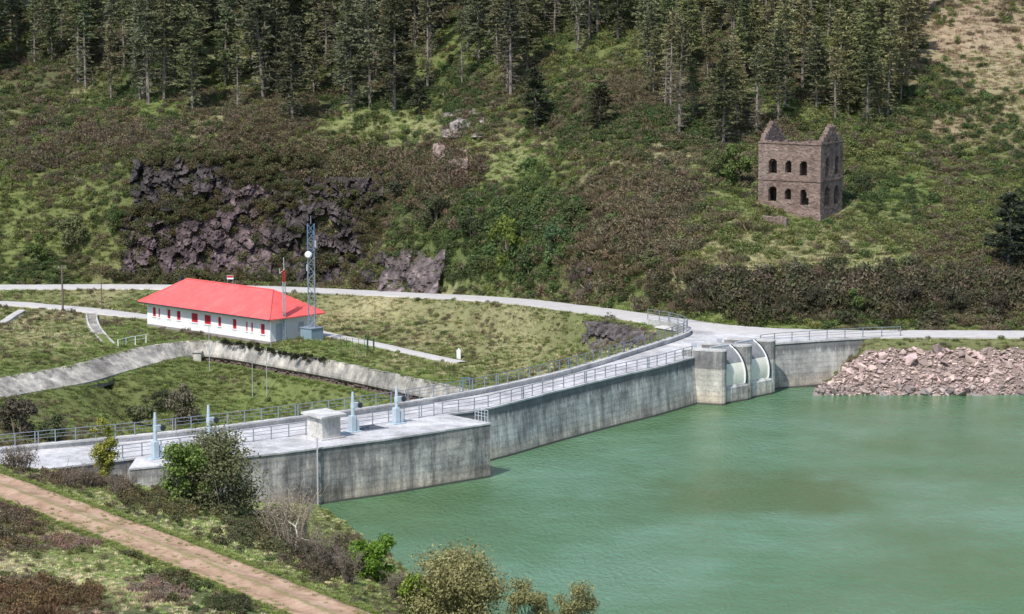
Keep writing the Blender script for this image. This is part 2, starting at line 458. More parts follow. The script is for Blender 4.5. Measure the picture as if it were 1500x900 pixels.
# ------------------------------------------------------------------ lines of the place (surveyed)
def W(lst): return [P(*q) for q in lst]
parapet_line = smooth_curve(W([(-160, 679, 4.7), (-60, 670, 4.7), (0, 664, 4.7), (60, 658, 4.7), (139, 651, 4.7), (221, 643, 4.7), (331, 631, 4.7), (400, 622, 4.7), (500, 609.5, 4.7),
                               (600, 595, 4.7), (700, 577.5, 4.7), (800, 556, 4.7), (870, 537, 4.7), (940, 515, 4.7), (985, 500.5, 4.7), (1004, 493.5, 4.7)]), 1.0)
hook_line = smooth_curve([parapet_line[-1]] + W([(1009, 489, 4.7), (1005, 484.5, 4.7), (988, 479, 4.7), (968, 475.5, 4.7), (950, 473, 4.7)]), 0.8)
up_line = smooth_curve(W([(-170, 712, 4.7), (0, 694, 4.7), (200, 670, 4.7), (400, 644, 4.7), (560, 621.5, 4.7), (651, 607, 4.7), (719, 596.5, 4.7), (815, 572, 4.7), (902, 551, 4.7),
                          (960, 538, 4.7), (1016, 523, 4.7)]), 1.0)
W1 = up_line[-1].copy()
E = np.array([0.93, -0.37]); E /= np.linalg.norm(E)          # pier direction, into the reservoir
nose1 = np.array([W1[0] + E[0] * 3.2, W1[1] + E[1] * 3.2])
nose3 = nose1 + np.array([5.45, 6.9])
nose2 = (nose1 + nose3) / 2 + np.array([0.05, -0.1])
W3 = nose3 - E * 1.5
wall_r = [P(1135, 503, 4.7), P(1200, 498.5, 4.7), P(1262, 495, 4.7), P(1320, 493, 4.7)]
platform_poly = W([(718, 620, 4.7), (651, 607, 4.7)]) + [Vector(q) for q in up_line[::-1] if proj(*q)[0] < 640 and proj(*q)[0] > 190] + W([(190, 687, 4.7), (300, 676, 4.7), (416, 662.5, 4.7), (560, 644, 4.7)])

upper_road = smooth_curve(W([(-500, 418, -1.8), (-250, 419, -1.6), (0, 420.5, -1.5), (150, 420, -1.5), (250, 420.5, -1.4), (360, 422, -1.3), (480, 426.5, -1.0), (600, 432, 0.1), (700, 437, 1.2),
                             (760, 441.5, 2.0), (830, 449.5, 3.1), (900, 459, 3.9), (950, 467, 4.4), (1000, 475, 4.68), (1060, 482, 4.7), (1130, 487, 4.7), (1250, 489, 4.7),
                             (1400, 489.5, 4.7), (1550, 490, 4.7), (1900, 492, 4.7)]), 1.5)
access_road = smooth_curve(W([(-260, 437, -1.9), (0, 444, -2.0), (60, 448, -2.1), (120, 453, -2.3), (180, 460, -2.5), (235, 466, -2.9)]), 1.5)
terrace_road = smooth_curve(W([(455, 484, -3), (490, 492, -3), (540, 502, -3), (590, 513, -3), (640, 524, -3), (675, 531, -3)]), 1.0)
canal_top = smooth_curve(W([(-200, 602, -2.8), (-80, 574, -2.8), (0, 554, -2.8), (100, 537, -2.8), (160, 521, -2.8), (220, 507, -2.8), (290, 499.5, -2.8), (340, 503.5, -2.8), (400, 514, -2.8),
                            (500, 532, -2.8), (600, 553, -2.8), (690, 572, -2.8), (760, 588, -2.8)]), 1.0)
track_line = smooth_curve(W([(-200, 640, 8.2), (-100, 676, 8.1), (0, 711, 8), (100, 748, 8), (200, 786, 8), (300, 825, 8), (400, 865, 8), (500, 906, 8), (620, 955, 8), (760, 1010, 8)]), 1.0)
shore_near = W([(470, 742, 0), (520, 775, 0), (580, 820, 0), (660, 872, 0), (780, 922, 0), (950, 960, 0), (1250, 985, 0), (1700, 1010, 0)])

# ------------------------------------------------------------------ terrain
ctl = []
def C(px, py, z): ctl.append(tuple(P(px, py, z)))
def CD(px, py, d): ctl.append(tuple(D(px, py, d)))
for q in upper_road[::4]: ctl.append(tuple(q))
for q in access_road[::4]: ctl.append(tuple(q))
for xs, tb in (((-400, -150, 0, 110), ((405, 379), (250, 401), (150, 425), (50, 455), (-60, 515), (-220, 600), (-500, 800))),
               ((210, 330, 450, 540), ((402, 378), (240, 388), (150, 408), (50, 440), (-60, 490), (-300, 620), (-600, 800))),
               ((600,), ((410, 355), (300, 369), (235, 379), (150, 397), (50, 425), (-60, 470), (-300, 600), (-600, 780))),
               ((680,), ((418, 346), (320, 357), (235, 369), (150, 388), (50, 415), (-60, 458))),
               ((750,), ((425, 336), (330, 348), (240, 362), (150, 382), (50, 408), (-60, 450), (-300, 580), (-600, 760))),
               ((830,), ((432, 321), (335, 334), (240, 350), (150, 371), (50, 397), (-60, 440))),
               ((900,), ((440, 309), (340, 322), (240, 340), (150, 362), (50, 388), (-60, 430), (-300, 560), (-600, 740))),
               ((980,), ((455, 295), (370, 307), (290, 322), (220, 340), (150, 357), (50, 381), (-60, 420))),
               ((1060,), ((466, 289.5), (405, 296), (310, 313), (240, 331), (150, 351), (50, 374), (-60, 415), (-300, 540))),
               ((1180,), ((472, 289.5), (412, 295), (318, 314), (240, 334), (150, 354), (50, 376), (-60, 415), (-300, 540), (-600, 720))),
               ((1330, 1500, 1700, 2000), ((474, 289.5), (408, 296), (318, 317), (240, 338), (150, 356), (50, 378), (-60, 415), (-300, 540), (-600, 720)))):
    for x in xs:
        for y, d in tb: CD(x, y, d)
for x, y in ((230, 490), (300, 496), (400, 506), (470, 498), (560, 515), (650, 533), (700, 548), (480, 484), (600, 512), (690, 560), (420, 480), (330, 470), (260, 460)): C(x, y, -3.0)
for x, y, z in ((0, 470, -2.4), (0, 510, -2.6), (70, 490, -2.5), (120, 515, -2.7), (150, 480, -2.7), (-150, 470, -2.2), (-150, 540, -2.6), (190, 488, -3)): C(x, y, z)
for q, nn in list(zip(canal_top, normals2(canal_top)))[::4]:
    ctl.append((q[0] + nn[0] * 1.2, q[1] + nn[1] * 1.2, -2.95))
    if proj(*q)[0] < 275: ctl.append((q[0] - nn[0] * 3.3, q[1] - nn[1] * 3.3, -4.5))
    else: ctl.append((q[0] - nn[0] * 1.6, q[1] - nn[1] * 1.6, -5.1))
    ctl.append((q[0] - nn[0] * 22, q[1] - nn[1] * 22, -8.6))
for q, nn in list(zip(parapet_line, normals2(parapet_line)))[::5]:
    x = proj(*q)[0]
    zz = np.interp(x, [-150, 0, 200, 600, 750, 850, 930, 1000], [3, -1, -6, -7, -5, -1.0, 2.8, 4.2])
    ctl.append((q[0] + nn[0] * 2.5, q[1] + nn[1] * 2.5, zz))
    if 0 < x < 720: ctl.append((q[0] + nn[0] * 16, q[1] + nn[1] * 16, -11))
C(760, 540, -2.3); C(850, 512, 0.5); C(920, 492, 2.6); C(940, 478, 4.1)
for x in (1275, 1350, 1500, 1700, 2000):
    C(x, 499, 4.45)
    q = P(x, 578, 0); ctl.append((q.x, 277.3, 4.25)); ctl.append((q.x, 271.5, -1.5)); ctl.append((q.x, 266, -4))
for q in track_line[::4]: ctl.append(tuple(q))
for x, y, z in ((0, 683, 6.6), (100, 694, 6.2), (180, 706, 5.6), (240, 728, 4.6), (320, 760, 4.4), (400, 800, 4.5), (480, 845, 4.6), (560, 890, 4.3), (-120, 660, 7.5),
                (0, 800, 9.3), (0, 900, 11), (150, 850, 9.2), (250, 900, 9.6), (400, 920, 8.6), (120, 900, 10.4), (-150, 800, 11), (700, 960, 3.5), (1000, 1010, 3.0), (1400, 1040, 3)): C(x, y, z)
for q in shore_near: ctl.append(tuple(q)); ctl.append((q.x + 5, q.y + 7, -4))
for x, y, z in ((0, 90, 17), (-30, 90, 20), (30, 90, 14), (60, 100, 9), (0, 50, 28), (-40, 50, 30), (40, 50, 26), (0, 0, 43.2), (-60, 0, 44), (60, 0, 42), (0, -80, 52), (-150, 0, 52), (150, 0, 34),
                (-120, 120, 26), (-120, 180, 18), (-120, 240, 4), (-130, 300, 0), (110, 140, 4), (110, 200, -4), (60, 210, -5), (110, 250, -5), (30, 230, -6), (20, 210, -6), (160, 280, 3), (-260, 380, 6), (-260, 200, 40), (-260, 500, 60)):
    ctl.append((x, y, z))
ctl = np.array(ctl)
key = np.round(ctl[:, :2] / 1.2).astype(int)
_, keep = np.unique(key, axis=0, return_index=True)
ctl = ctl[np.sort(keep)]
def kern(d2): return np.sqrt(d2 + 4.0)
_d2 = ((ctl[:, None, :2] - ctl[None, :, :2]) ** 2).sum(-1)
_n = len(ctl)
_A = np.zeros((_n + 1, _n + 1)); _A[:_n, :_n] = -kern(_d2) + np.eye(_n) * 0.15; _A[:_n, _n] = 1; _A[_n, :_n] = 1
_wt = np.linalg.solve(_A, np.concatenate([ctl[:, 2], [0]]))
def rbf(x, y):
    sh = np.shape(x); x = np.ravel(x); y = np.ravel(y); out = np.zeros(len(x))
    for i in range(0, len(x), 20000):
        dx = x[i:i + 20000, None] - ctl[None, :, 0]; dy = y[i:i + 20000, None] - ctl[None, :, 1]
        out[i:i + 20000] = -kern(dx * dx + dy * dy) @ _wt[:_n] + _wt[_n]
    return out.reshape(sh)
def steps(lo, hi, st, g, n):
    a = list(np.arange(lo, hi + 1e-6, st)); L = [lo]; H = [hi]; s = st
    for i in range(n):
        s *= g; L.append(L[-1] - s); H.append(H[-1] + s)
    return np.array(L[:0:-1] + a + H[1:])
gx = steps(-82, 92, 0.8, 1.28, 22)
gy = steps(128, 430, 0.9, 1.28, 22)
GX, GY = np.meshgrid(gx, gy)
GZ = rbf(np.clip(GX, -400, 400), np.clip(GY, -300, 800))
dist_out = np.maximum(np.maximum(np.abs(GX) - 400, 0), np.maximum(GY - 800, -300 - GY).clip(0))
GZ = GZ + 25 * fbm(GX / 260, GY / 260, 3) * np.clip(dist_out / 500, 0, 1)
house_c = [P(396, 504, -3), P(216, 477, -3)]
hv = (house_c[1] - house_c[0]); HL = hv.length; hv = hv.normalized()
hs = Vector((-hv.y, hv.x, 0))
if hs.y < 0: hs = -hs
HW = 7.4
house_poly = [house_c[0], house_c[1], house_c[1] + hs * HW, house_c[0] + hs * HW]
crest_poly = [Vector(q) for q in up_line] + [Vector(q) for q in hook_line[::-1]] + [Vector(q) for q in parapet_line[::-1]]
plaza_poly = ([Vector(q) for q in hook_line[::-1]] + [Vector((W1[0], W1[1], 4.7)), Vector((W3[0], W3[1], 4.7))] + [Vector(q) for q in wall_r] +
              W([(1320, 489, 4.7), (1250, 484.5, 4.7), (1130, 481, 4.7), (1060, 475.5, 4.7), (1010, 468.5, 4.7), (975, 464, 4.7)]))
res_poly = ([Vector(q) for q in up_line if proj(*q)[0] > 655] + [Vector((nose1[0], nose1[1], 0)), Vector((nose3[0], nose3[1], 0))] + [wall_r[0], wall_r[1]] +
            [P(x, 578, 0) for x in (1210, 1350, 1500, 1700, 2000)] + [Vector((300, 275, 0)), Vector((300, 150, 0))] + list(reversed(shore_near)) + W([(416, 663, 4.7), (718, 620, 4.7)]))
roads = [(upper_road, 2.6), (access_road, 1.9), (terrace_road, 1.2), (track_line, 2.0)]
nz = (fbm(GX / 7.0, GY / 7.0, 4) - 0.5)
rough_amp = np.clip((GY - 285) / 40, 0.25, 1.5)
dmin = np.full(GX.shape, 1e9)
for pl, hw in roads:
    d, z = poly_dist(GX, GY, pl); dmin = np.minimum(dmin, d - hw)
flat = np.clip(dmin / 4, 0, 1)
near_house = inside(GX, GY, [house_c[0] - hs * 1.5 - hv * 1.5, house_c[1] - hs * 1.5 + hv * 1.5, house_c[1] + hs * 10 + hv * 1.5, house_c[0] + hs * 10 - hv * 1.5])
GZ = GZ + nz * 1.5 * rough_amp * flat * np.where(near_house, 0, 1)
GZ = np.where(near_house, -3.05, GZ)
for pl, hw in roads:
    d, z = poly_dist(GX, GY, pl)
    t = np.clip((d - hw - 0.5) / 2.5, 0, 1); t = t * t * (3 - 2 * t)
    GZ = (z - 0.12) * (1 - t) + GZ * t
dc, zc = poly_dist(GX, GY, canal_top)
# the canal wall steps the ground: behind at the coping, in front at the foot
cn = normals2(canal_top)
near_i = np.zeros(GX.shape, int); bd = np.full(GX.shape, 1e9)
for i, q in enumerate(canal_top):
    d = np.hypot(GX - q[0], GY - q[1]); m = d < bd; bd = np.where(m, d, bd); near_i = np.where(m, i, near_i)
side = (GX - canal_top[near_i, 0]) * cn[near_i, 0] + (GY - canal_top[near_i, 1]) * cn[near_i, 1]
onc = (bd < 6)
GZ = np.where(onc & (side > 1.0), np.minimum(GZ, -2.95 + np.clip(side - 1, 0, 5) * 0.3), GZ)
_cpx0 = np.array([proj(*q)[0] for q in canal_top])[near_i]
GZ = np.where(onc & (side <= 1.0), np.minimum(GZ, np.where(_cpx0 < 275, -4.55, -5.35)), GZ)
in_crest = inside(GX, GY, crest_poly); in_plaza = inside(GX, GY, plaza_poly); in_plat = inside(GX, GY, platform_poly); in_res = inside(GX, GY, res_poly)
GZ = np.where(in_crest | in_plaza | in_plat, np.minimum(GZ, 4.2), GZ)
dcrest, _ = poly_dist(GX, GY, up_line)
GZ = np.where(in_res, np.minimum(GZ, np.where(GX > 28, GZ, -1.0)), GZ)
wl = np.array([[q.x, q.y, 4.7] for q in wall_r[:3]])
dwr, _ = poly_dist(GX, GY, wl)
GZ = np.where((dwr < 1.4) & (GX < 33.5), np.minimum(GZ, -0.6), GZ)
def bank_z(px): return np.interp(px, [1195, 1225, 1262, 1290, 1340], [0.4, 1.6, 3.4, 4.0, 4.05])
_bpx = 750 + FPX * GX / 273.5
_bzt = bank_z(_bpx)
_bt = np.clip((GY - 270.2) / (_bzt * 1.05 + 1.9), 0, 1)
_bank = -1.6 + (_bzt + 1.6) * _bt - 0.7
_front = (GY > 255) & (GY < 271.2 + 0.5 + _bzt * 1.05) & (_bpx > 1140)
for _k in range(1): GZ = np.where(_front, np.minimum(GZ, _bank), GZ)
_infront = inside(GX, GY, [wall_r[0] + Vector((0, 1.2, 0)), wall_r[1] + Vector((0, 1.2, 0)), wall_r[2] + Vector((0, 1.2, 0)), Vector((wall_r[2].x, 262, 0)), Vector((wall_r[0].x - 1, 262, 0))])
GZ = np.where(_infront, np.minimum(GZ, np.where(_bpx < 1195, -1.5, _bank)), GZ)
_sp = inside(GX, GY, [Vector((W1[0] - 3.5, W1[1] + 1.5, 0)), Vector((nose3[0] - 4.5, nose3[1] + 3.5, 0)), Vector((nose3[0] + 4, nose3[1] + 1.0, 0)), Vector((nose1[0] + 4, nose1[1] - 4, 0)), Vector((nose1[0] - 4, nose1[1] - 4, 0))])
GZ = np.where(_sp, np.minimum(GZ, -2.0), GZ)
ny, nx = GX.shape

def hz(x, y):
    """ground height at (x, y)"""
    x = np.asarray(x, float); y = np.asarray(y, float)
    i = np.clip(np.searchsorted(gx, x) - 1, 0, nx - 2); j = np.clip(np.searchsorted(gy, y) - 1, 0, ny - 2)
    fx = (x - gx[i]) / (gx[i + 1] - gx[i]); fy = (y - gy[j]) / (gy[j + 1] - gy[j])
    return (GZ[j, i] * (1 - fx) + GZ[j, i + 1] * fx) * (1 - fy) + (GZ[j + 1, i] * (1 - fx) + GZ[j + 1, i + 1] * fx) * fy
def ground_at(px, py, d0=130.0, d1=560.0):
    """first ground point seen along the sight line of a surveyed direction"""
    a, b, c = ray(px, py)
    Y = np.arange(d0, d1, 0.25); t = Y / b
    below = (CZ + c * t) <= hz(a * t, Y)
    k = int(np.argmax(below)) if below.any() else len(Y) - 1
    return Vector((a * t[k], Y[k], float(hz(a * t[k], Y[k]))))

# plant cover zones (weights over cover types) by place
TYPES = ['gorse', 'heather', 'olive', 'grass', 'straw', 'bracken', 'bare']
ALB = np.array([(0.090, 0.122, 0.046), (0.180, 0.150, 0.092), (0.198, 0.222, 0.080), (0.225, 0.295, 0.088), (0.520, 0.470, 0.270), (0.460, 0.340, 0.245), (0.17, 0.14, 0.10)])
ZONES = [  # px centre, radii, type weights, strength
    (110, 325, 120, 65, (0.30, 0.05, 0.38, 0.27, 0, 0, 0), 3), (60, 260, 90, 30, (0.3, 0.4, 0.2, 0.1, 0, 0, 0), 0.6), (30, 395, 60, 25, (0.2, 0.1, 0.4, 0.3, 0, 0, 0), 1.0),
    (170, 395, 90, 22, (0.05, 0.2, 0.35, 0.1, 0.3, 0, 0), 1.2), (340, 410, 140, 12, (0.1, 0.2, 0.4, 0.1, 0.2, 0, 0), 1.4),
    (560, 190, 70, 22, (0.03, 0.05, 0.27, 0.40, 0.25, 0, 0), 3.5), (500, 240, 90, 40, (0.15, 0.6, 0.25, 0, 0, 0, 0), 1.0), (620, 250, 70, 45, (0.25, 0.6, 0.15, 0, 0, 0, 0), 1.2),
    (590, 300, 50, 30, (0.6, 0.3, 0.1, 0, 0, 0, 0), 1.0), (480, 370, 60, 25, (0.05, 0.15, 0.3, 0.1, 0.4, 0, 0), 1.2), (515, 390, 45, 14, (0, 0.05, 0.3, 0.15, 0.5, 0, 0), 2.0),
    (850, 240, 170, 22, (0.02, 0.05, 0.30, 0.43, 0.20, 0, 0), 4), (780, 205, 60, 20, (0.1, 0.1, 0.4, 0.3, 0.1, 0, 0), 1.0), (900, 195, 100, 30, (0.55, 0.2, 0.2, 0.05, 0, 0, 0), 1.2),
    (930, 320, 110, 70, (0.12, 0.62, 0.16, 0, 0.08, 0.02, 0), 1.8), (880, 290, 60, 25, (0.05, 0.6, 0.15, 0, 0.2, 0, 0), 1.2), (760, 345, 95, 65, (0.35, 0.04, 0.36, 0.25, 0, 0, 0), 4),
    (790, 420, 110, 18, (0.2, 0.15, 0.3, 0.3, 0.05, 0, 0), 1.0), (960, 455, 60, 12, (0.1, 0.1, 0.1, 0.7, 0, 0, 0), 1.5), (870, 440, 60, 12, (0.15, 0.15, 0.2, 0.45, 0.05, 0, 0), 1.2), (660, 390, 60, 30, (0.3, 0.4, 0.2, 0.1, 0, 0, 0), 1.0),
    (690, 390, 20, 14, (0, 0, 0.2, 0.2, 0.6, 0, 0), 1.5),
    (1080, 400, 60, 18, (0, 0, 0.06, 0.06, 0.88, 0, 0), 9.0), (1180, 382, 120, 24, (0.01, 0.02, 0.14, 0.23, 0.60, 0, 0), 6.0), (1060, 345, 45, 45, (0, 0.04, 0.16, 0.25, 0.55, 0, 0), 5.0),
    (1090, 310, 50, 30, (0, 0.02, 0.2, 0.6, 0.18, 0, 0), 5), (1250, 340, 130, 28, (0.03, 0.03, 0.29, 0.50, 0.15, 0, 0), 6), (1390, 300, 110, 50, (0.10, 0.05, 0.36, 0.42, 0.07, 0, 0), 5),
    (1320, 390, 90, 25, (0.15, 0.5, 0.2, 0.05, 0.1, 0, 0), 1.6), (1300, 320, 35, 10, (0.7, 0.2, 0.1, 0, 0, 0, 0), 1.8), (1430, 380, 80, 40, (0.15, 0.5, 0.25, 0.05, 0.05, 0, 0), 1.6),
    (1280, 435, 260, 26, (0.42, 0.48, 0.08, 0.02, 0, 0, 0), 2.6), (1130, 440, 90, 22, (0.45, 0.42, 0.1, 0.03, 0, 0, 0), 1.8), (1265, 448, 35, 16, (0.2, 0.05, 0.6, 0.15, 0, 0, 0), 1.4),
    (1150, 474, 190, 8, (0.05, 0.02, 0.13, 0.8, 0, 0, 0), 2.6), (1440, 477, 120, 7, (0.3, 0.3, 0.2, 0.2, 0, 0, 0), 2),
    (1430, 60, 75, 60, (0.06, 0.04, 0.1, 0.03, 0.07, 0.70, 0), 8.0), (1470, 120, 60, 70, (0.05, 0.04, 0.16, 0.1, 0.1, 0.55, 0), 6), (1480, 200, 50, 40, (0.1, 0.1, 0.4, 0.2, 0.1, 0.1, 0), 1.6),
    (1385, 145, 40, 30, (0.75, 0.1, 0.15, 0, 0, 0, 0), 2.4), (1390, 190, 40, 22, (0.1, 0.1, 0.15, 0.05, 0.1, 0.5, 0), 2.2), (1320, 210, 70, 30, (0.62, 0.12, 0.2, 0.06, 0, 0, 0), 1.8),
    (1350, 235, 110, 22, (0.5, 0.12, 0.26, 0.12, 0, 0, 0), 3), (1265, 235, 25, 15, (0.1, 0, 0.4, 0.5, 0, 0, 0), 1.2), (1480, 15, 30, 15, (0.6, 0.1, 0.1, 0, 0, 0.2, 0), 2.0),
    # downstream flat
    (60, 490, 110, 40, (0.06, 0.20, 0.34, 0.12, 0.28, 0, 0), 3), (180, 482, 40, 22, (0.08, 0, 0.22, 0.7, 0, 0, 0), 3), (100, 432, 120, 8, (0.1, 0.2, 0.3, 0.1, 0.3, 0, 0), 2.0),
    (45, 525, 70, 14, (0.25, 0.35, 0.25, 0.05, 0.1, 0, 0), 2.4),
    (600, 470, 150, 28, (0.04, 0.08, 0.28, 0.05, 0.55, 0, 0), 6), (800, 480, 110, 34, (0.10, 0.16, 0.30, 0.12, 0.32, 0, 0), 2.6), (900, 492, 60, 16, (0.3, 0.42, 0.16, 0.02, 0.10, 0, 0), 2.4),
    (870, 465, 70, 8, (0.0, 0.02, 0.3, 0.5, 0.18, 0, 0), 2.2), (730, 505, 60, 20, (0.1, 0.18, 0.42, 0.16, 0.14, 0, 0), 1.6),
    (620, 538, 120, 14, (0.02, 0, 0.18, 0.72, 0.08, 0, 0), 3.2), (480, 512, 90, 12, (0.05, 0, 0.3, 0.6, 0.05, 0, 0), 2.6), (760, 540, 70, 12, (0, 0.05, 0.3, 0.4, 0.25, 0, 0), 2),
    (180, 565, 240, 50, (0.08, 0.02, 0.36, 0.54, 0, 0, 0), 3.4), (500, 575, 120, 28, (0.02, 0.03, 0.25, 0.62, 0.08, 0, 0), 3.2), (60, 610, 100, 30, (0.3, 0.3, 0.25, 0.15, 0, 0, 0), 2.4),
    # right bank
    (1390, 499, 140, 8, (0.02, 0.05, 0.28, 0.40, 0.25, 0, 0), 4),
    # near bank
    (250, 770, 320, 80, (0.01, 0.01, 0.34, 0.46, 0.18, 0, 0), 3.4), (120, 830, 110, 34, (0, 0.02, 0.26, 0.34, 0.38, 0, 0), 3.2), (30, 770, 55, 38, (0.12, 0.48, 0.24, 0.06, 0.05, 0.05, 0), 4.5),
    (120, 795, 60, 12, (0.05, 0.3, 0.2, 0.05, 0.1, 0.3, 0), 3.6), (200, 805, 40, 14, (0.4, 0.3, 0.2, 0.1, 0, 0, 0), 3.5), (290, 850, 60, 22, (0.42, 0.32, 0.2, 0.06, 0, 0, 0), 4.2), (230, 870, 50, 16, (0.05, 0.50, 0.10, 0, 0.10, 0.25, 0), 3.8),
    (50, 880, 80, 26, (0.12, 0.66, 0.14, 0, 0, 0.08, 0), 5.0), (340, 885, 50, 14, (0.35, 0.3, 0.25, 0.1, 0, 0, 0), 4), (110, 705, 110, 12, (0.15, 0.25, 0.35, 0.2, 0.05, 0, 0), 3.8), (40, 672, 60, 14, (0.35, 0.4, 0.2, 0.05, 0, 0, 0), 4.0),
    (260, 745, 90, 18, (0.25, 0.3, 0.3, 0.1, 0.05, 0, 0), 3.6), (460, 800, 60, 30, (0.25, 0.5, 0.2, 0.05, 0, 0, 0), 3.4), (560, 870, 60, 24, (0.2, 0.35, 0.35, 0.1, 0, 0, 0), 3.4),
]
def cover(x, y, z):
    px, py = proj(x, y, z)
    j = fbm(x / 6.0, y / 6.0, 3) - 0.5; k = fbm(x / 6.0 + 40, y / 6.0 + 11, 3) - 0.5
    px = px + j * 70; py = py + k * 34
    n1 = fbm(x / 14.0 + 5, y / 14.0, 3); n2 = fbm(x / 11.0, y / 11.0 + 33, 3)
    Wt = np.zeros(np.shape(x) + (7,))
    base = 0.11
    Wt[..., 0] = base * np.clip((n1 - 0.36) * 5, 0.1, 1.6); Wt[..., 1] = base * np.clip((n2 - 0.34) * 5, 0.1, 1.6)
    Wt[..., 2] = base * 0.75; Wt[..., 3] = base * np.clip((0.48 - n1) * 5, 0.05, 1.0) * 0.8; Wt[..., 4] = base * np.clip((0.42 - n2) * 4, 0.0, 0.7)
    for cx, cy, rx, ry, wt, s in ZONES:
        g = np.exp(-(((px - cx) / rx) ** 2 + ((py - cy) / ry) ** 2) ** 1.5 * 0.7) * s
        for t in range(7):
            if wt[t]: Wt[..., t] += g * wt[t]
    # patches: sharpen each type with its own noise
    for t in range(7):
        Wt[..., t] *= np.clip((fbm(x / 11.0 + 31 * t, y / 14.0 + 7 * t, 4) - 0.35) * 4.6, 0.45 if t in (4, 5) else 0.05, 1.6)
    return Wt / Wt.sum(-1, keepdims=True)

tm = fast_mesh('hillside', np.stack([GX, GY, GZ], -1).reshape(-1, 3),
               np.stack([np.arange(ny * nx).reshape(ny, nx)[:-1, :-1].ravel(), np.arange(ny * nx).reshape(ny, nx)[:-1, 1:].ravel(),
                         np.arange(ny * nx).reshape(ny, nx)[1:, 1:].ravel(), np.arange(ny * nx).reshape(ny, nx)[1:, :-1].ravel()], 1), M['ground'], smooth=True)
cw = cover(GX, GY, GZ)
gcol = (cw[..., None] * (ALB * np.array([0.8, 0.75, 0.75, 0.68, 0.78, 0.85, 1.0])[:, None])[None, None]).sum(2)
gcol = np.where((GZ < 0.5)[..., None] & in_res[..., None], np.array([0.2, 0.16, 0.12]), gcol)
ca = tm.attributes.new("gcol", 'FLOAT_COLOR', 'POINT')
ca.data.foreach_set("color", np.concatenate([gcol, np.ones((ny, nx, 1))], -1).astype(np.float32).ravel())
tag(link('hillside', tm), kind='structure')

# water
m = MB(); wp = [(-16, 214), (-16, 226), (-4, 238), (8, 254), (20, 272), (28, 277), (60, 277), (400, 277), (900, 300), (900, 60), (200, 120), (40, 140), (-2, 172), (-10, 200)]
m.add([(a, b, 0.0) for a, b in wp], [tuple(range(len(wp)))])
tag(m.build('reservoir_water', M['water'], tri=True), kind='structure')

# ------------------------------------------------------------------ roads
def ribbon(name, line, hw, mat, thick=0.35, lift=0.0, across=5):
    L = len(line); n2 = normals2(line)
    v = []; f = []; at = []
    offs = np.linspace(-hw, hw, across)
    for i in range(L):
        wob = (vnoise(i * 0.23, 3.3) - 0.5) * 0.5 * (hw / 2.5)
        for k, o in enumerate(offs):
            oo = o * (1 + (wob if k in (0, across - 1) else 0) / hw)
            v.append((line[i, 0] + n2[i, 0] * oo, line[i, 1] + n2[i, 1] * oo, line[i, 2] + lift + 0.05 * (1 - (o / hw) ** 2))); at.append(k / (across - 1))
        for o in (-hw - 0.1, hw + 0.1):
            v.append((line[i, 0] + n2[i, 0] * o, line[i, 1] + n2[i, 1] * o, line[i, 2] + lift - thick)); at.append(0 if o < 0 else 1)
    S = across + 2
    for i in range(L - 1):
        a, b = i * S, (i + 1) * S
        for k in range(across - 1): f.append((a + k, b + k, b + k + 1, a + k + 1))
        f.append((a + across, b + across, b, a)); f.append((a + across - 1, b + across - 1, b + across + 1, a + across + 1))
    me = fast_mesh(name, v, f, mat, at, smooth=False)
    bm = bmesh.new(); bm.from_mesh(me); bmesh.ops.recalc_face_normals(bm, faces=bm.faces); bm.to_mesh(me); bm.free()
    return tag(link(name, me), kind='structure')
ribbon('upper_road', upper_road, 2.5, M['road'], lift=0.02)
ribbon('access_road', access_road, 1.8, M['road'])
ribbon('terrace_path', terrace_road, 1.0, M['road'])
# dirt track with wheel ruts
tl = track_line; n2 = normals2(tl); v = []; f = []; at = []
offs = np.linspace(-2.1, 2.1, 15)
for i in range(len(tl)):
    for k, o in enumerate(offs):
        rut = -0.09 * (math.exp(-((abs(o) - 1.0) / 0.45) ** 2)) + 0.05 * math.exp(-(o / 0.5) ** 2)
        e = abs(o) / 2.1
        wob = (vnoise(i * 0.31 + (9 if o > 0 else 0), 5.0) - 0.5) * 0.9 * (e > 0.98) * (1 if o > 0 else -1)
        zz = tl[i, 2] + 0.06 + rut - 0.30 * (e > 0.98) + (vnoise(i * 0.7, k * 1.3) - 0.5) * 0.07
        v.append((tl[i, 0] + n2[i, 0] * (o + wob), tl[i, 1] + n2[i, 1] * (o + wob), zz)); at.append(k / 14)
for i in range(len(tl) - 1):
    for k in range(14): f.append((i * 15 + k, (i + 1) * 15 + k, (i + 1) * 15 + k + 1, i * 15 + k + 1))
tag(link('dirt_track', fast_mesh('dirt_track', v, f, M['track'], at, smooth=True)), kind='structure')

# ------------------------------------------------------------------ dam
dam = empty('dam', (up_line[40][0], up_line[40][1], 0), 'long curved grey concrete dam wall holding back the green water', 'dam')
def child(o, parent):
    o.parent = parent
    o.matrix_parent_inverse = Matrix.Translation(-Vector(parent.location)) if not parent.rotation_euler.z else (Matrix.Translation(parent.location) @ Matrix.Rotation(parent.rotation_euler.z, 4, 'Z')).inverted()
    return o
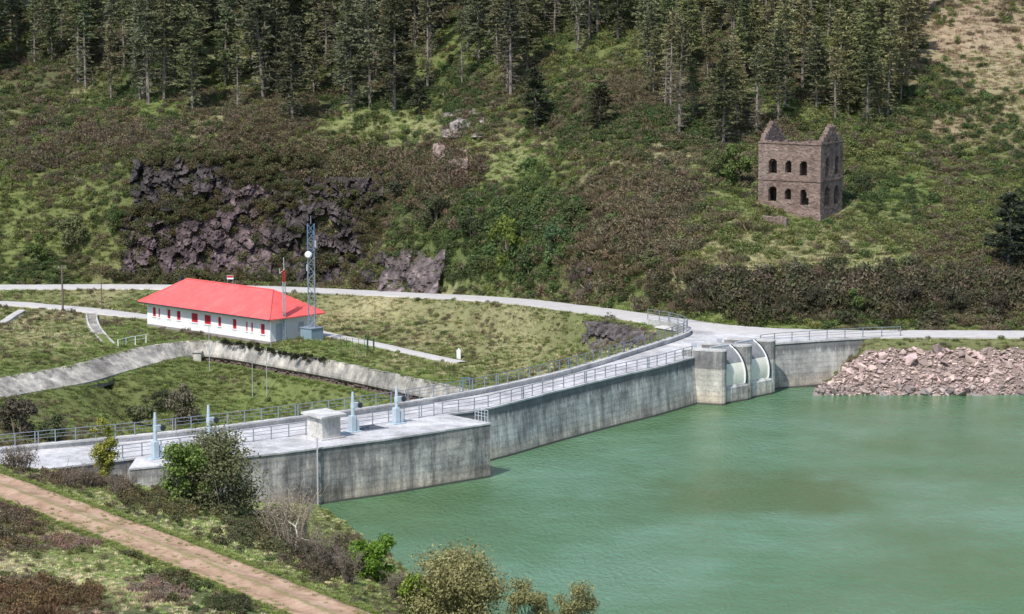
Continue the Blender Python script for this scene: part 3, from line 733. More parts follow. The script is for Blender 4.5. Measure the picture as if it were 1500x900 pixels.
# wall monoliths between contraction joints: battered upstream face, flat deck on top
inner = offset(parapet_line, -0.25)
Lu = resample(up_line, 0.5); Lp = resample(inner, len(inner) / len(Lu) * 0.5)
Lp = np.stack([np.interp(np.linspace(0, 1, len(Lu)), np.linspace(0, 1, len(inner)), inner[:, k]) for k in range(3)], 1)
nu = normals2(Lu)                                   # points downstream (left of travel)
blk = 20
for s in range(0, len(Lu) - 1, blk):
    e = min(s + blk, len(Lu) - 1)
    m = MB(); rows = []
    idx = list(range(s, e + 1))
    for i in idx:
        u = Lu[i].copy(); d = Lp[i].copy()
        t = (Lu[min(i + 1, len(Lu) - 1)] - Lu[max(i - 1, 0)])[:2]; t = t / np.linalg.norm(t)
        sh = 0.012 if i == s else (-0.012 if i == e else 0)
        u[:2] += t * sh; d[:2] += t * sh
        rows.append([(u[0] - nu[i, 0] * 0.85, u[1] - nu[i, 1] * 0.85, -5.0), (u[0] - nu[i, 0] * 0.06, u[1] - nu[i, 1] * 0.06, 4.2), (u[0] - nu[i, 0] * 0.06, u[1] - nu[i, 1] * 0.06, 4.62),
                     (d[0], d[1], 4.62), (d[0] + nu[i, 0] * 3.0, d[1] + nu[i, 1] * 3.0, -9.0)])
    m.sweep(rows)
    child(m.build('wall_block', M['dam']), dam)
# crest slab with a slightly proud edge
rows = []
for i in range(len(Lu)):
    a = Lu[i]; d = Lp[i]
    rows.append([(a[0] - nu[i, 0] * 0.14, a[1] - nu[i, 1] * 0.14, 4.55), (a[0] - nu[i, 0] * 0.14, a[1] - nu[i, 1] * 0.14, 4.70), (d[0], d[1], 4.70), (d[0], d[1], 4.55)])
m = MB(); m.sweep(rows); child(m.build('crest_slab', M['deck']), dam)
# downstream parapet kerb, cast in lengths, following the hook at the road junction
full_par = np.concatenate([parapet_line, hook_line[1:]], 0)
fp = resample(full_par, 0.5); fn = normals2(fp)
for s in range(0, len(fp) - 1, 12):
    e = min(s + 12, len(fp) - 1); rows = []
    for i in range(s, e + 1):
        t = (fp[min(i + 1, len(fp) - 1)] - fp[max(i - 1, 0)])[:2]; t = t / (np.linalg.norm(t) + 1e-9)
        sh = 0.01 if i == s else (-0.01 if i == e else 0)
        q = fp[i][:2] + t * sh; n_ = fn[i]
        rows.append([(q[0] - n_[0] * 0.2, q[1] - n_[1] * 0.2, 4.3), (q[0] - n_[0] * 0.2, q[1] - n_[1] * 0.2, 5.02), (q[0] - n_[0] * 0.32, q[1] - n_[1] * 0.32, 5.03), (q[0] - n_[0] * 0.32, q[1] - n_[1] * 0.32, 5.16),
                     (q[0] + n_[0] * 0.30, q[1] + n_[1] * 0.30, 5.16), (q[0] + n_[0] * 0.22, q[1] + n_[1] * 0.22, 4.3)])
    m = MB(); m.sweep(rows); child(m.build('parapet_kerb', M['coping']), dam)
# retaining wall under the hook
rows = []
hk = resample(full_par, 0.5)[-34:]; hn = normals2(hk)
for q, n_ in zip(hk, hn): rows.append([(q[0] - n_[0] * 0.05, q[1] - n_[1] * 0.05, 4.35), (q[0] + n_[0] * 0.18, q[1] + n_[1] * 0.18, 4.35), (q[0] + n_[0] * 0.22, q[1] + n_[1] * 0.22, 1.5), (q[0] - n_[0] * 0.05, q[1] - n_[1] * 0.05, 1.5)])
m = MB(); m.sweep(rows); child(m.build('retaining_wall', M['coping']), dam)
# right-hand wing wall past the spillway
rows = []
wr = resample(np.array([[nose3[0] - E[0] * 2.6, nose3[1] - E[1] * 2.6, 4.7]] + [list(q) for q in wall_r]), 0.5)
wn = normals2(wr)
for s in range(0, len(wr) - 1, 12):
    e = min(s + 12, len(wr) - 1); rows = []
    for i in range(s, e + 1):
        q, n_ = wr[i], wn[i]
        t = (wr[min(i + 1, len(wr) - 1)] - wr[max(i - 1, 0)])[:2]; t = t / np.linalg.norm(t); sh = 0.01 if i == s else (-0.01 if i == e else 0)
        x, y = q[0] + t[0] * sh, q[1] + t[1] * sh
        rows.append([(x - n_[0] * 0.75, y - n_[1] * 0.75, -4), (x - n_[0] * 0.02, y - n_[1] * 0.02, 4.58), (x + n_[0] * 2, y + n_[1] * 2, 4.58), (x + n_[0] * 2, y + n_[1] * 2, -4)])
    m = MB(); m.sweep(rows); child(m.build('wing_wall_block', M['rwall']), dam)
rows = []
for q, n_ in zip(wr, wn): rows.append([(q[0] - n_[0] * 0.12, q[1] - n_[1] * 0.12, 4.56), (q[0] - n_[0] * 0.12, q[1] - n_[1] * 0.12, 4.74), (q[0] + n_[0] * 0.4, q[1] + n_[1] * 0.4, 4.74), (q[0] + n_[0] * 0.4, q[1] + n_[1] * 0.4, 4.56)])
m = MB(); m.sweep(rows); child(m.build('wing_wall_coping', M['coping']), dam)
# junction deck between the dam crest and the road
m = MB(); m.prism(plaza_poly, 4.0, 4.708); child(m.build('junction_deck', M['deck'], tri=True), dam)
# intake platform
m = MB(); m.prism(platform_poly, -5.0, 4.60)
pb = m.build('intake_platform', M['platform'], tri=True); child(pb, dam)
ctr = Vector((sum(q.x for q in platform_poly) / len(platform_poly), sum(q.y for q in platform_poly) / len(platform_poly), 0))
m = MB()
pp = [q + (Vector((q.x, q.y, 0)) - ctr).normalized() * 0.12 for q in platform_poly]
m.prism(pp, 4.58, 4.716); child(m.build('platform_slab', M['deck'], tri=True), dam)

# spillway piers, sills, gates
G = (nose3 - nose1); G = G / np.linalg.norm(G)
def pier(nose, length, t=1.25):
    gs = np.array([-E[1], E[0]])                      # across the pier
    if gs.dot(G) < 0: gs = -gs
    pr = []
    for k in range(7):
        an = -math.pi / 2 + math.pi * k / 6
        pr.append(nose - E * t / 2 * 0.9 + E * math.cos(an) * t / 2 * 0.9 + gs * (math.sin(an) * t / 2 + t / 2))
    pr = [nose - E * length] + pr + [nose - E * length + gs * t]
    m = MB(); m.prism(pr, -5, 3.55); a = child(m.build('pier', M['pier']), dam)
    m = MB(); m.prism([np.mean(pr, axis=0) + (q - np.mean(pr, axis=0)) * 1.004 for q in pr], 3.552, 5.32); child(m.build('pier_head', M['pier_top']), dam)
    m = MB(); m.prism([np.mean(pr, axis=0) + (q - np.mean(pr, axis=0)) * 1.03 for q in pr], 5.32, 5.46); child(m.build('pier_cap', M['coping']), dam)
    return gs
for nm, ln in ((nose1, 4.4), (nose2, 5.0), (nose3, 5.2)): gs = pier(nm, ln)
gates = []
for gi, (na, nb) in enumerate(((nose1, nose2), (nose2, nose3))):
    a0 = na + gs * 1.25; off = (nb - a0)
    def pt(u, e, z): q = a0 + off * u + E * e; return (q[0], q[1], z)
    m = MB(); vs = [pt(0, -6, -5), pt(1, -6, -5), pt(1, -0.1, -5), pt(0, -0.1, -5), pt(0, -6, 1.55), pt(1, -6, 1.55), pt(1, -0.3, 1.75), pt(0, -0.3, 1.75), pt(0, -0.12, 1.5), pt(1, -0.12, 1.5)]
    m.add(vs, [(0, 1, 2, 3), (4, 7, 6, 5), (3, 2, 9, 8), (8, 9, 6, 7), (0, 4, 5, 1), (0, 3, 8, 7, 4), (1, 5, 6, 9, 2)])
    child(m.build('spillway_sill', M['dam']), dam)
    root = empty('radial_gate', (a0[0], a0[1], 1.6), 'curved cream radial gate between the %s spillway piers' % ('nearest and middle' if gi == 0 else 'middle and farthest'), 'gate', 'spillway gates')
    def arc(z): return -4.0 + math.sqrt(max(0, 3.7 ** 2 - (z - 2.4) ** 2))
    def skin(z0, z1, name, mat):
        rows = []; N = 8
        for k in range(N + 1):
            z = z0 + (z1 - z0) * k / N; e = arc(z)
            rows.append([pt(0.02, e, z), pt(0.98, e, z), pt(0.98, e - 0.12, z), pt(0.02, e - 0.12, z)])
        m = MB(); m.sweep(rows); child(m.build(name, mat, smooth=False), root)
    skin(1.70, 3.85, 'lower_skin', M['cream']); skin(3.853, 5.45, 'upper_skin', M['gategrey'])
    for u, nm_ in ((0.90, 'seal_rib'), (0.975, 'seal_rib')):
        pts = [pt(u, arc(z) + 0.07, z) for z in np.linspace(1.75, 5.5, 16)]
        m = MB(); m.tube(pts, 0.085 if u < 0.95 else 0.08, 6); child(m.build(nm_, M['white_paint'] if u < 0.95 else M['dark']), root)
    m = MB(); m.tube([pt(0.02, arc(5.45) - 0.05, 5.5), pt(0.98, arc(5.45) - 0.05, 5.5)], 0.10, 6); child(m.build('top_beam', M['galv_light']), root)
    m = MB(); q = pt(0.2, -4.0, 5.0); m.box((q[0], q[1], 5.3), (0.5, 0.5, 0.9)); child(m.build('hoist_box', M['galv_light']), root)

# ------------------------------------------------------------------ railings
def railing(name, label, line, z0, h, spacing, mat, seg=0, post=0.045, rails=3, base=None):
    ln = resample(np.array(line), spacing)
    root = empty(name, (ln[0][0], ln[0][1], z0), label, 'railing', 'railings along the dam')
    pm = MB(); pm.box((0, 0, h / 2), (post * 2, post * 2, h)); pm.box((0, 0, 0.02), (post * 4, post * 4, 0.04)); pme = pm.mesh('post', mat)
    for i, q in enumerate(ln):
        o = link('post', pme, root); o.location = (q[0] - ln[0][0], q[1] - ln[0][1], 0)
        if seg and i % seg == 0 and i:
            t = ln[i] - ln[i - 1]; t = t / np.linalg.norm(t)
            o = link('post', pme, root); o.location = (q[0] - ln[0][0] + t[0] * 0.28, q[1] - ln[0][1] + t[1] * 0.28, 0)
    fl = resample(np.array(line), 0.6)
    for k in range(rails):
        zz = h - 0.03 - k * (h - 0.2) / max(1, rails) if k else h
        m = MB(); m.tube([(q[0] - ln[0][0], q[1] - ln[0][1], zz) for q in fl], 0.035 if k == 0 else 0.022, 5); m.build('rail', mat, root)
    return root
up_in = offset(up_line, 0.18)
left_part = np.array([q for q in up_in if 150 < proj(*q)[0] <= 640]); right_part = np.array([q for q in up_in if proj(*q)[0] > 640])
railing('railing', 'grey post and rail railing along the waterside edge of the curved crest', right_part, 4.70, 1.05, 1.75, M['galv'], seg=6)
railing('railing', 'grey railing between the crest walkway and the intake platform', left_part, 4.72, 1.05, 1.75, M['galv'], seg=6)
par_out = offset(fp, 0.12)
railing('railing', 'dark grey railing on the downstream parapet from left edge to road junction', par_out, 5.16, 1.0, 1.7, M['galv'], seg=7)
railing('railing', 'grey railing on top of the wing wall right of the piers', offset(wr, 0.2)[4:], 4.74, 0.95, 2.2, M['galv'])
end = [platform_poly[0] + Vector((-0.2, 0.3, 0)), platform_poly[0] + Vector((-1.3, 1.5, 0))]
railing('railing', 'short pale guard rail at the outer corner of the intake platform', np.array([list(q) for q in end]), 4.716, 1.0, 0.4, M['galv_light'], post=0.03)

# ------------------------------------------------------------------ platform furniture
pc = P(473, 645, 4.716)
u1 = (P(416, 662.5, 4.7) - P(718, 620, 4.7)).normalized(); rz = math.atan2(-u1.y, -u1.x)
hut = empty('concrete_hut', (pc.x, pc.y + 1.2, 4.716), 'small pale concrete hut with overhanging slab roof on the intake platform', 'hut', rz=rz + R(5))
m = MB(); m.box((0, 0, 0.06), (2.6, 2.5, 0.12)); m.build('plinth', M['deck'], hut)
m = MB(); m.box((0, 0, 0.97), (2.0, 1.9, 1.7)); m.build('wall', M['hut'], hut, bevel=0.02)
m = MB(); m.add([(-1.35, -1.3, 1.84), (1.35, -1.3, 1.84), (1.35, 1.3, 1.98), (-1.35, 1.3, 1.98), (-1.35, -1.3, 2.0), (1.35, -1.3, 2.0), (1.35, 1.3, 2.16), (-1.35, 1.3, 2.16)],
                [(3, 2, 1, 0), (4, 5, 6, 7), (0, 1, 5, 4), (1, 2, 6, 5), (2, 3, 7, 6), (3, 0, 4, 7)]); m.build('roof_slab', M['coping'], hut)
m = MB(); m.box((-1.004, 0.1, 0.92), (0.03, 0.8, 1.5)); m.build('door', M['hut'], hut)
def hoist(px, py, label, h, kind=0):
    q = P(px, py, 4.716)
    r = empty('gate_hoist', (q.x, q.y, 4.716), label, 'hoist', 'pale blue gate hoists', rz=rz)
    m = MB(); m.box((0, 0, 0.05), (1.3, 1.0, 0.1)); m.build('base_plate', M['paleblue'], r)
    m = MB(); m.box((-0.05, 0, 0.75), (0.5, 0.5, 1.3)); m.box((0.42, 0, 0.55), (0.28, 0.36, 0.9)); m.build('pedestal', M['paleblue'], r, bevel=0.03)
    m = MB(); m.tube([(0, 0, 1.38), (0, 0, h - 0.5), (0, 0, h)], [0.16, 0.13, 0.09], 10); m.build('stem_tube', M['paleblue'], r)
    m = MB(); m.box((0.18, 0, h * 0.66), (0.55, 0.42, 0.5)); m.build('gearbox', M['paleblue'], r, bevel=0.03)
    m = MB(); m.tube([(0.55, -0.26, h * 0.66), (0.55, -0.34, h * 0.66)], 0.24, 12); m.tube([(0.55, -0.1, h * 0.66), (0.55, -0.32, h * 0.66)], 0.05, 6); m.build('handwheel', M['dark'], r)
hoist(517, 633, 'pale blue gate hoist beside the concrete hut', 3.4)
hoist(581, 621, 'pale blue gate hoist in the middle of the platform right of the dark hatch', 3.2)
hoist(228, 672, 'pale blue gate hoist at the left end of the platform, left of the big bush', 3.7)
hoist(306, 660, 'pale blue gate hoist showing above the top of the big dark bush', 3.7)
q = P(541, 627.5, 4.716)
hr = empty('floor_hatch', (q.x, q.y, 4.716), 'dark open hatch grating lying in the platform floor', 'hatch', rz=rz)
m = MB(); m.box((0, 0, 0.02), (2.3, 1.9, 0.04)); m.build('cover', M['dark'], hr)
for k in range(2):
    m = MB(); m.box((0, -1.0 + 2.0 * k, 0.04), (2.5, 0.09, 0.08)); m.build('frame', M['galv'], hr)
for k in range(6):
    m = MB(); m.box((-0.95 + 0.38 * k, 0, 0.055), (0.06, 1.05, 0.03)); m.build('bar', M['galv'], hr)
q = P(468, 655.8, 4.716)
gp = empty('gauge_post', (q.x - 0.15, q.y - 0.42, 0), 'thin pale gauge post fixed to the platform wall below the hut', 'post')
m = MB(); m.box((0, 0, 2.6), (0.11, 0.09, 6.0)); m.build('staff', M['galv_light'], gp)
for z in (1.0, 2.6, 4.2):
    m = MB(); m.box((0, 0.16, z), (0.2, 0.26, 0.06)); m.build('bracket', M['galv'], gp)

# ------------------------------------------------------------------ canal wall and old masonry
cr = empty('canal_wall', tuple(canal_top[30]), 'pale concrete canal wall winding across the slope below the white house', 'wall')
cn = normals2(canal_top)
cpx = np.array([proj(*q)[0] for q in canal_top])
for s in range(0, len(canal_top) - 1, 8):
    e = min(s + 8, len(canal_top) - 1); rows = []
    for i in range(s, e + 1):
        q, n_ = canal_top[i], cn[i]
        t = (canal_top[min(i + 1, len(canal_top) - 1)] - canal_top[max(i - 1, 0)])[:2]; t = t / np.linalg.norm(t); sh = 0.01 if i == s else (-0.01 if i == e else 0)
        x, y = q[0] + t[0] * sh, q[1] + t[1] * sh
        zf = -2.8 - np.interp(cpx[i], [-100, 0, 150, 280, 420, 690], [1.6, 1.6, 1.6, 1.6, 1.55, 1.5])
        w_ = np.interp(cpx[i], [0, 200, 285], [2.9, 2.6, 0.6])
        rows.append([(x - n_[0] * w_, y - n_[1] * w_, zf - 1.0 if cpx[i] < 275 else zf - 0.25), (x - n_[0] * w_, y - n_[1] * w_, zf), (x, y, -2.8), (x + n_[0] * 0.6, y + n_[1] * 0.6, -2.8), (x + n_[0] * 0.6, y + n_[1] * 0.6, zf - 1.0)])
    m = MB(); m.sweep(rows); child(m.build('wall_length', M['canal']), cr)
# old stone footing under the right-hand stretch, laid stone by stone
fi = [i for i in range(len(canal_top)) if 283 < cpx[i] < 640]
foot = empty('stone_footing', tuple(canal_top[fi[0]] - np.array([0, 0, 3])), 'old reddish rubble stone footing under the right half of the canal wall', 'wall')
rr = random.Random(5); cnt = 0
fl = resample(canal_top[fi], 0.55); fnm = normals2(fl)
stone_meshes = []
for k in range(6):
    m = MB(); m.box((0, 0, 0), (0.56, 0.5, 0.34)); me = m.mesh('stone', M['wallstone'], bevel=0.05)
    for vv in me.vertices: vv.co += Vector((rr.uniform(-.04, .04), rr.uniform(-.05, .05), rr.uniform(-.03, .03)))
    stone_meshes.append(me)
for i in range(len(fl)):
    for c in range(3):
        if cnt >= 290: break
        if rr.random() < 0.06 + 0.1 * c: continue
        q, n_ = fl[i], fnm[i]; an = math.atan2(-n_[0], n_[1])
        px = proj(*q)[0]; top = -2.8 - np.interp(px, [280, 420, 690], [1.75, 1.55, 1.5])
        o = link('stone', rr.choice(stone_meshes)); o.location = (q[0] - n_[0] * 0.12 + rr.uniform(-.1, .1), q[1] - n_[1] * 0.12, top - 0.18 - 0.34 * c); o.rotation_euler = (0, 0, an + rr.uniform(-.1, .1)); o.scale = (rr.uniform(.8, 1.2), 1, 1)
        child(o, foot); cnt += 1
m = MB(); rows = []
for i in range(len(fl)):
    q, n_ = fl[i], fnm[i]
    rows.append([(q[0] + n_[0] * .1, q[1] + n_[1] * .1, -4.2), (q[0] + n_[0] * .4, q[1] + n_[1] * .4, -4.2), (q[0] + n_[0] * .4, q[1] + n_[1] * .4, -6.5), (q[0] + n_[0] * .1, q[1] + n_[1] * .1, -6.5)])
m.sweep(rows); child(m.build('backing', M['wallstone']), foot)
q = P(279, 533, -5.4); 
pl = empty('concrete_pillar', (canal_top[fi[0]][0] - cn[fi[0]][0] * 0.5, canal_top[fi[0]][1] - cn[fi[0]][1] * 0.7, -6.2), 'stubby pale concrete pillar at the bend of the canal wall', 'pillar')
m = MB(); m.box((0, 0, 1.0), (1.0, 1.0, 2.2)); m.build('shaft', M['canal'], pl, bevel=0.03)
m = MB(); m.box((0, 0, 2.2), (1.25, 1.25, 0.22)); m.build('cap', M['canal'], pl, bevel=0.02)

# ------------------------------------------------------------------ white house
house = empty('white_house', tuple(house_c[0]), 'long low white house with red hipped roof beside the lattice mast', 'house', rz=math.atan2(hv.y, hv.x))
# local x along the long front (away to the left), local y into the house
sy = 1.0 if (Matrix.Rotation(math.atan2(hv.y, hv.x), 3, 'Z') @ Vector((0, 1, 0))).dot(hs) > 0 else -1.0
WH = 2.95
def hb(x0, x1, y0, y1, z0, z1): 
    m = MB(); m.box(((x0 + x1) / 2, sy * (y0 + y1) / 2, (z0 + z1) / 2), (x1 - x0, abs(y1 - y0), z1 - z0)); return m
hb(-0.06, HL + 0.06, -0.06, HW + 0.06, -1.6, 0.25).build('plinth', M['plinth'], house)
# front wall with openings: built of panels around the windows
wins = []   # fraction along front from far-left to near-right, width, height, sill
for fx, wd, hh, sill in ((0.060, 0.62, 1.15, 1.30), (0.102, 0.28, 1.15, 1.25), (0.183, 0.62, 1.15, 1.28), (0.265, 0.72, 1.15, 1.28), (0.397, 1.20, 1.15, 1.28), (0.503, 1.20, 1.15, 1.28),
                         (0.600, 0.55, 1.15, 1.25), (0.720, 0.68, 1.2, 1.2), (0.817, 0.26, 1.15, 1.15), (0.858, 0.30, 1.15, 1.15), (0.942, 0.72, 1.25, 1.05)):
    wins.append((HL * (1 - fx), wd, hh, sill))
m = MB(); xs = sorted([(x - wd / 2, x + wd / 2, s, s + hh) for x, wd, hh, s in wins]); cur = 0.0
for x0, x1, z0, z1 in xs:
    for a, b_, c, d in ((cur, x0, 0.252, WH), (x0, x1, 0.252, z0), (x0, x1, z1, WH)):
        m.box(((a + b_) / 2, sy * 0.15, (c + d) / 2), (b_ - a, 0.3, d - c))
    cur = x1
m.box(((cur + HL) / 2, sy * 0.15, (0.252 + WH) / 2), (HL - cur, 0.3, WH - 0.252)); m.build('wall', M['white'], house)
hb(0, 0.3, 0.301, HW, 0.252, WH).build('wall', M['white'], house); hb(HL - 0.3, HL, 0.301, HW, 0.252, WH).build('wall', M['white'], house); hb(0.301, HL - 0.301, HW - 0.3, HW, 0.252, WH).build('wall', M['white'], house)
for x, wd, hh, s in wins:
    wn_ = hb(x - wd / 2, x + wd / 2, 0.06, 0.14, s, s + hh).build('window_shutter', M['red_shutter'], house)
    hb(x - wd / 2 - 0.06, x + wd / 2 + 0.06, -0.08, 0.05, s - 0.10, s - 0.012).build('sill', M['white'], wn_)
    if wd > 0.5: hb(x - 0.02, x + 0.02, 0.045, 0.062, s + 0.03, s + hh - 0.03).build('shutter_joint', M['dark'], wn_)
for y0, y1, nm in ((0.9, 1.9, 'door'), (4.6, 5.5, 'window_shutter')):
    z0, z1 = (0.26, 2.35) if nm == 'door' else (1.1, 2.2)
    m = MB(); m.box((-0.015, sy * (y0 + y1) / 2, (z0 + z1) / 2), (0.05, y1 - y0, z1 - z0)); m.build(nm, M['greydoor'], house)
hb(-0.72, HL + 0.72, -0.72, HW + 0.72, WH - 0.02, WH + 0.14).build('eaves', M['white'], house)
ov = 0.85; zr = WH + 3.0; z0 = WH + 0.15; hip = HW / 2 + ov
x0, x1, ya, yb, ym = -ov, HL + ov, -ov, HW + ov, HW / 2
rx0, rx1 = 3.6, HL - 3.6
m = MB(); V = [(x0, ya, z0), (x1, ya, z0), (x1, yb, z0), (x0, yb, z0), (rx0, ym, zr), (rx1, ym, zr)]
V = [(a, sy * b_, c) for a, b_, c in V] + [(a, sy * b_, c - 0.12) for a, b_, c in V[:4]]
m.add(V, [(0, 1, 5, 4), (1, 2, 5), (2, 3, 4, 5), (3, 0, 4), (6, 9, 8, 7), (0, 6, 7, 1), (1, 7, 8, 2), (2, 8, 9, 3), (3, 9, 6, 0)])
rf = m.build('roof', M['roof'], house)
for a, b_ in ((0, 4), (1, 5), (2, 5), (3, 4), (4, 5)):
    m = MB(); p0, p1 = Vector(V[a]), Vector(V[b_]); m.tube([p0 + Vector((0, 0, .02)), p1 + Vector((0, 0, .02))], 0.09, 6); m.build('ridge_cap', M['roof'], rf)
m = MB(); m.tube([(x0, sy * (ya - 0.06), z0 - 0.08), (x1, sy * (ya - 0.06), z0 - 0.08)], 0.07, 6); m.build('gutter', M['dark'], rf)
m = MB(); m.box((rx1 + 1.2, sy * ym, zr - 0.35), (0.5, 0.5, 1.2)); m.build('chimney', M['dark'], rf)

# ------------------------------------------------------------------ masts, poles, small things
q = P(457, 503, -3.05); gz = -3.05
def lattice(name, loc, h, w, mats, label, cat='mast'):
    r = empty(name, loc, label, cat)
    zb = 0.0
    legs = [(-w, -w), (w, -w), (w, w), (-w, w)]
    for seg, (z0, z1, mat) in enumerate(mats):
        for a, b_ in legs:
            m = MB(); m.tube([(a, b_, z0), (a, b_, z1)], 0.055 if w > .3 else .035, 5); m.build('leg', mat, r)
        n = max(1, int((z1 - z0) / (w * 2.2))); m = MB(); dz = (z1 - z0) / n
        for k in range(n):
            for j in range(4):
                p0, p1 = legs[j], legs[(j + 1) % 4]
                if k % 2: p0, p1 = p1, p0
                m.tube([(p0[0], p0[1], z0 + k * dz), (p1[0], p1[1], z0 + (k + 1) * dz)], 0.04 if w > .3 else .022, 4)
                m.tube([(p0[0], p0[1], z0 + k * dz), (p1[0], p1[1], z0 + k * dz)], 0.02, 4)
        m.build('bracing', mat, r)
    return r
mast = lattice('lattice_mast', (q.x, q.y, gz + 2.0), 13.5, 0.40, ((0, 8.6, M['mastgrey']), (8.6, 12.6, M['bluemast'])), 'tall lattice radio mast with blue top and white dish standing on the blue-grey cabinet')
m = MB(); m.tube([(-0.30, -0.62, 8.9), (-0.30, -0.75, 8.9)], [0.44, 0.30], 14); m.build('dish', M['white_paint'], mast)
m = MB(); m.tube([(0, 0, 12.6), (0, 0, 13.6)], 0.04, 5); m.build('aerial', M['mastgrey'], mast)
for k, (z, s) in enumerate(((10.2, 0.5), (7.3, -0.45))):
    m = MB(); m.box((s, -0.3, z), (0.25, 0.2, 0.8)); m.build('antenna_panel', M['galv_light'], mast)
cab = empty('cabinet', (q.x, q.y, gz - 0.2), 'blue-grey concrete cabinet at the foot of the lattice mast', 'cabinet', rz=math.atan2(hv.y, hv.x))
m = MB(); m.box((0, 0, 1.05), (2.0, 2.0, 2.1)); m.build('body', M['cabinet'], cab, bevel=0.03)
m = MB(); m.box((0, 0, 2.14), (2.15, 2.15, 0.10)); m.build('lid', M['mastgrey'], cab)
m = MB(); m.box((0.1, sy * -1.012, 1.0), (0.8, 0.03, 1.5)); m.build('door', M['cabinet'], cab)
q2 = P(417, 503, -3.05)
am = lattice('antenna_mast', (q2.x, q2.y, -3.1), 10, 0.16, ((0, 4.0, M['mastgrey']), (4.0, 7.6, M['galv_light']), (7.6, 9.0, M['red_shutter'])), 'slim red and white antenna mast at the near corner of the white house')
m = MB(); m.tube([(0, 0, 9.0), (0, 0, 10.6)], 0.03, 5); m.tube([(-0.5, 0, 8.6), (0.1, 0, 9.2)], 0.03, 4); m.tube([(-0.5, 0, 8.6), (-0.5, 0, 9.2)], 0.03, 4); m.build('aerial', M['white_paint'], am)
def pole(name, px, py, h, r, mat, label, group=None, arms=True, z=None):
    g = ground_at(px, py) if z is None else P(px, py, z)
    o = empty(name, (g.x, g.y, g.z - 0.2), label, 'pole', group)
    m = MB(); m.tube([(0, 0, 0), (0, 0, h)], [r, r * 0.65], 7); m.build('shaft', mat, o)
    if arms:
        m = MB(); m.box((0, 0, h - 0.35), (1.1, 0.1, 0.12)); m.build('crossarm', mat, o)
        for s in (-0.45, 0, 0.45):
            m = MB(); m.tube([(s, 0, h - 0.29), (s, 0, h - 0.1)], 0.05, 6); m.build('insulator', M['galv_light'], o)
pole('utility_pole', 92, 456, 6.2, 0.15, M['wood'], 'dark wooden utility pole standing on the verge left of the white house')
pole('utility_pole', 149, 455, 4.6, 0.08, M['wood'], 'thin faint pole on the access road verge nearest the white house', arms=False)
for k, (px, py, h, lb) in enumerate(((307, 548, 6.0, 'thin pale pole below the bend of the canal wall'), (370, 584, 5.2, 'thin pale pole on the grass, left one of a close pair'), (391, 582, 6.0, 'thin pale pole on the grass, right one of a close pair'), (397, 516, 3.6, 'short pale pole on the canal wall under the house corner'))):
    pole('thin_pole', px, py, h, 0.05, M['galv_light'], lb, 'thin pale poles below the house', arms=False)
g = ground_at(341, 419); sg = empty('road_sign', (g.x, g.y - 3.2, g.z - 0.2), 'small red and white road sign on a post behind the red roof', 'sign')
m = MB(); m.tube([(-0.35, 0, 0), (-0.35, 0, 2.0)], 0.04, 5); m.build('post', M['galv'], sg); m = MB(); m.tube([(0.35, 0, 0), (0.35, 0, 2.0)], 0.04, 5); m.build('post', M['galv'], sg)
bd_ = MB(); bd_.box((0, -0.05, 1.75), (0.9, 0.05, 0.5)); bo = bd_.build('board', M['white_paint'], sg)
m = MB(); m.box((0, -0.08, 1.84), (0.86, 0.02, 0.26)); m.build('red_band', M['red_shutter'], bo)
g = P(672, 524, -2.9); wb = empty('white_marker', (g.x, g.y, -3.05), 'small white marker post at the end of the terrace path', 'marker')
m = MB(); m.box((0, 0, 0.5), (0.5, 0.4, 1.1)); m.build('body', M['white_paint'], wb, bevel=0.04); m = MB(); m.tube([(0, 0, 1.0), (0, 0, 1.25)], [0.16, 0.05], 8); m.build('cap', M['white_paint'], wb)
g = P(518, 524, -2.95); hb_ = empty('inspection_cover', (g.x, g.y, -3.05), 'low pale rectangular inspection cover on the grass beside the path', 'cover', rz=0.5)
m = MB(); m.box((0, 0, 0.25), (3.0, 1.7, 0.5)); m.build('body', M['coping'], hb_, bevel=0.03); m = MB(); m.box((0.2, 0.1, 0.53), (2.2, 1.2, 0.06)); m.build('lid', M['galv_light'], hb_)
gt = P(543, 518, -3.0); gr = empty('green_gate', (gt.x, gt.y, -3.1), 'pair of dark green posts with wire mesh beside the terrace path', 'fence', rz=-0.6)
for k, s in enumerate((-0.45, 0.45)):
    m = MB(); m.box((s, 0, 1.0), (0.14, 0.14, 2.0)); m.build('post', M['greenpost'], gr)
for k in range(5):
    m = MB(); m.tube([(-4.5, 0, 0.35 + 0.32 * k), (-0.52, 0, 0.35 + 0.32 * k)], 0.014, 4); m.build('wire', M['greenpost'], gr)
for k in range(5):
    m = MB(); m.tube([(-4.5 + 0.9 * k, 0, 0), (-4.5 + 0.9 * k, 0, 1.75)], 0.03, 5); m.build('stake', M['greenpost'], gr)
# blue access door posts near the dam back railing
g = P(683, 573, -2.6); bp = empty('blue_gate_frame', (g.x, g.y, -2.9), 'small blue steel gate frame where the canal meets the dam', 'gate')
for s in (-0.35, 0.35):
    m = MB(); m.box((s, 0, 0.9), (0.13, 0.13, 1.8)); m.build('post', M['bluemast'], bp)
m = MB(); m.box((0, 0, 1.72), (0.8, 0.08, 0.08)); m.build('top_bar', M['bluemast'], bp)
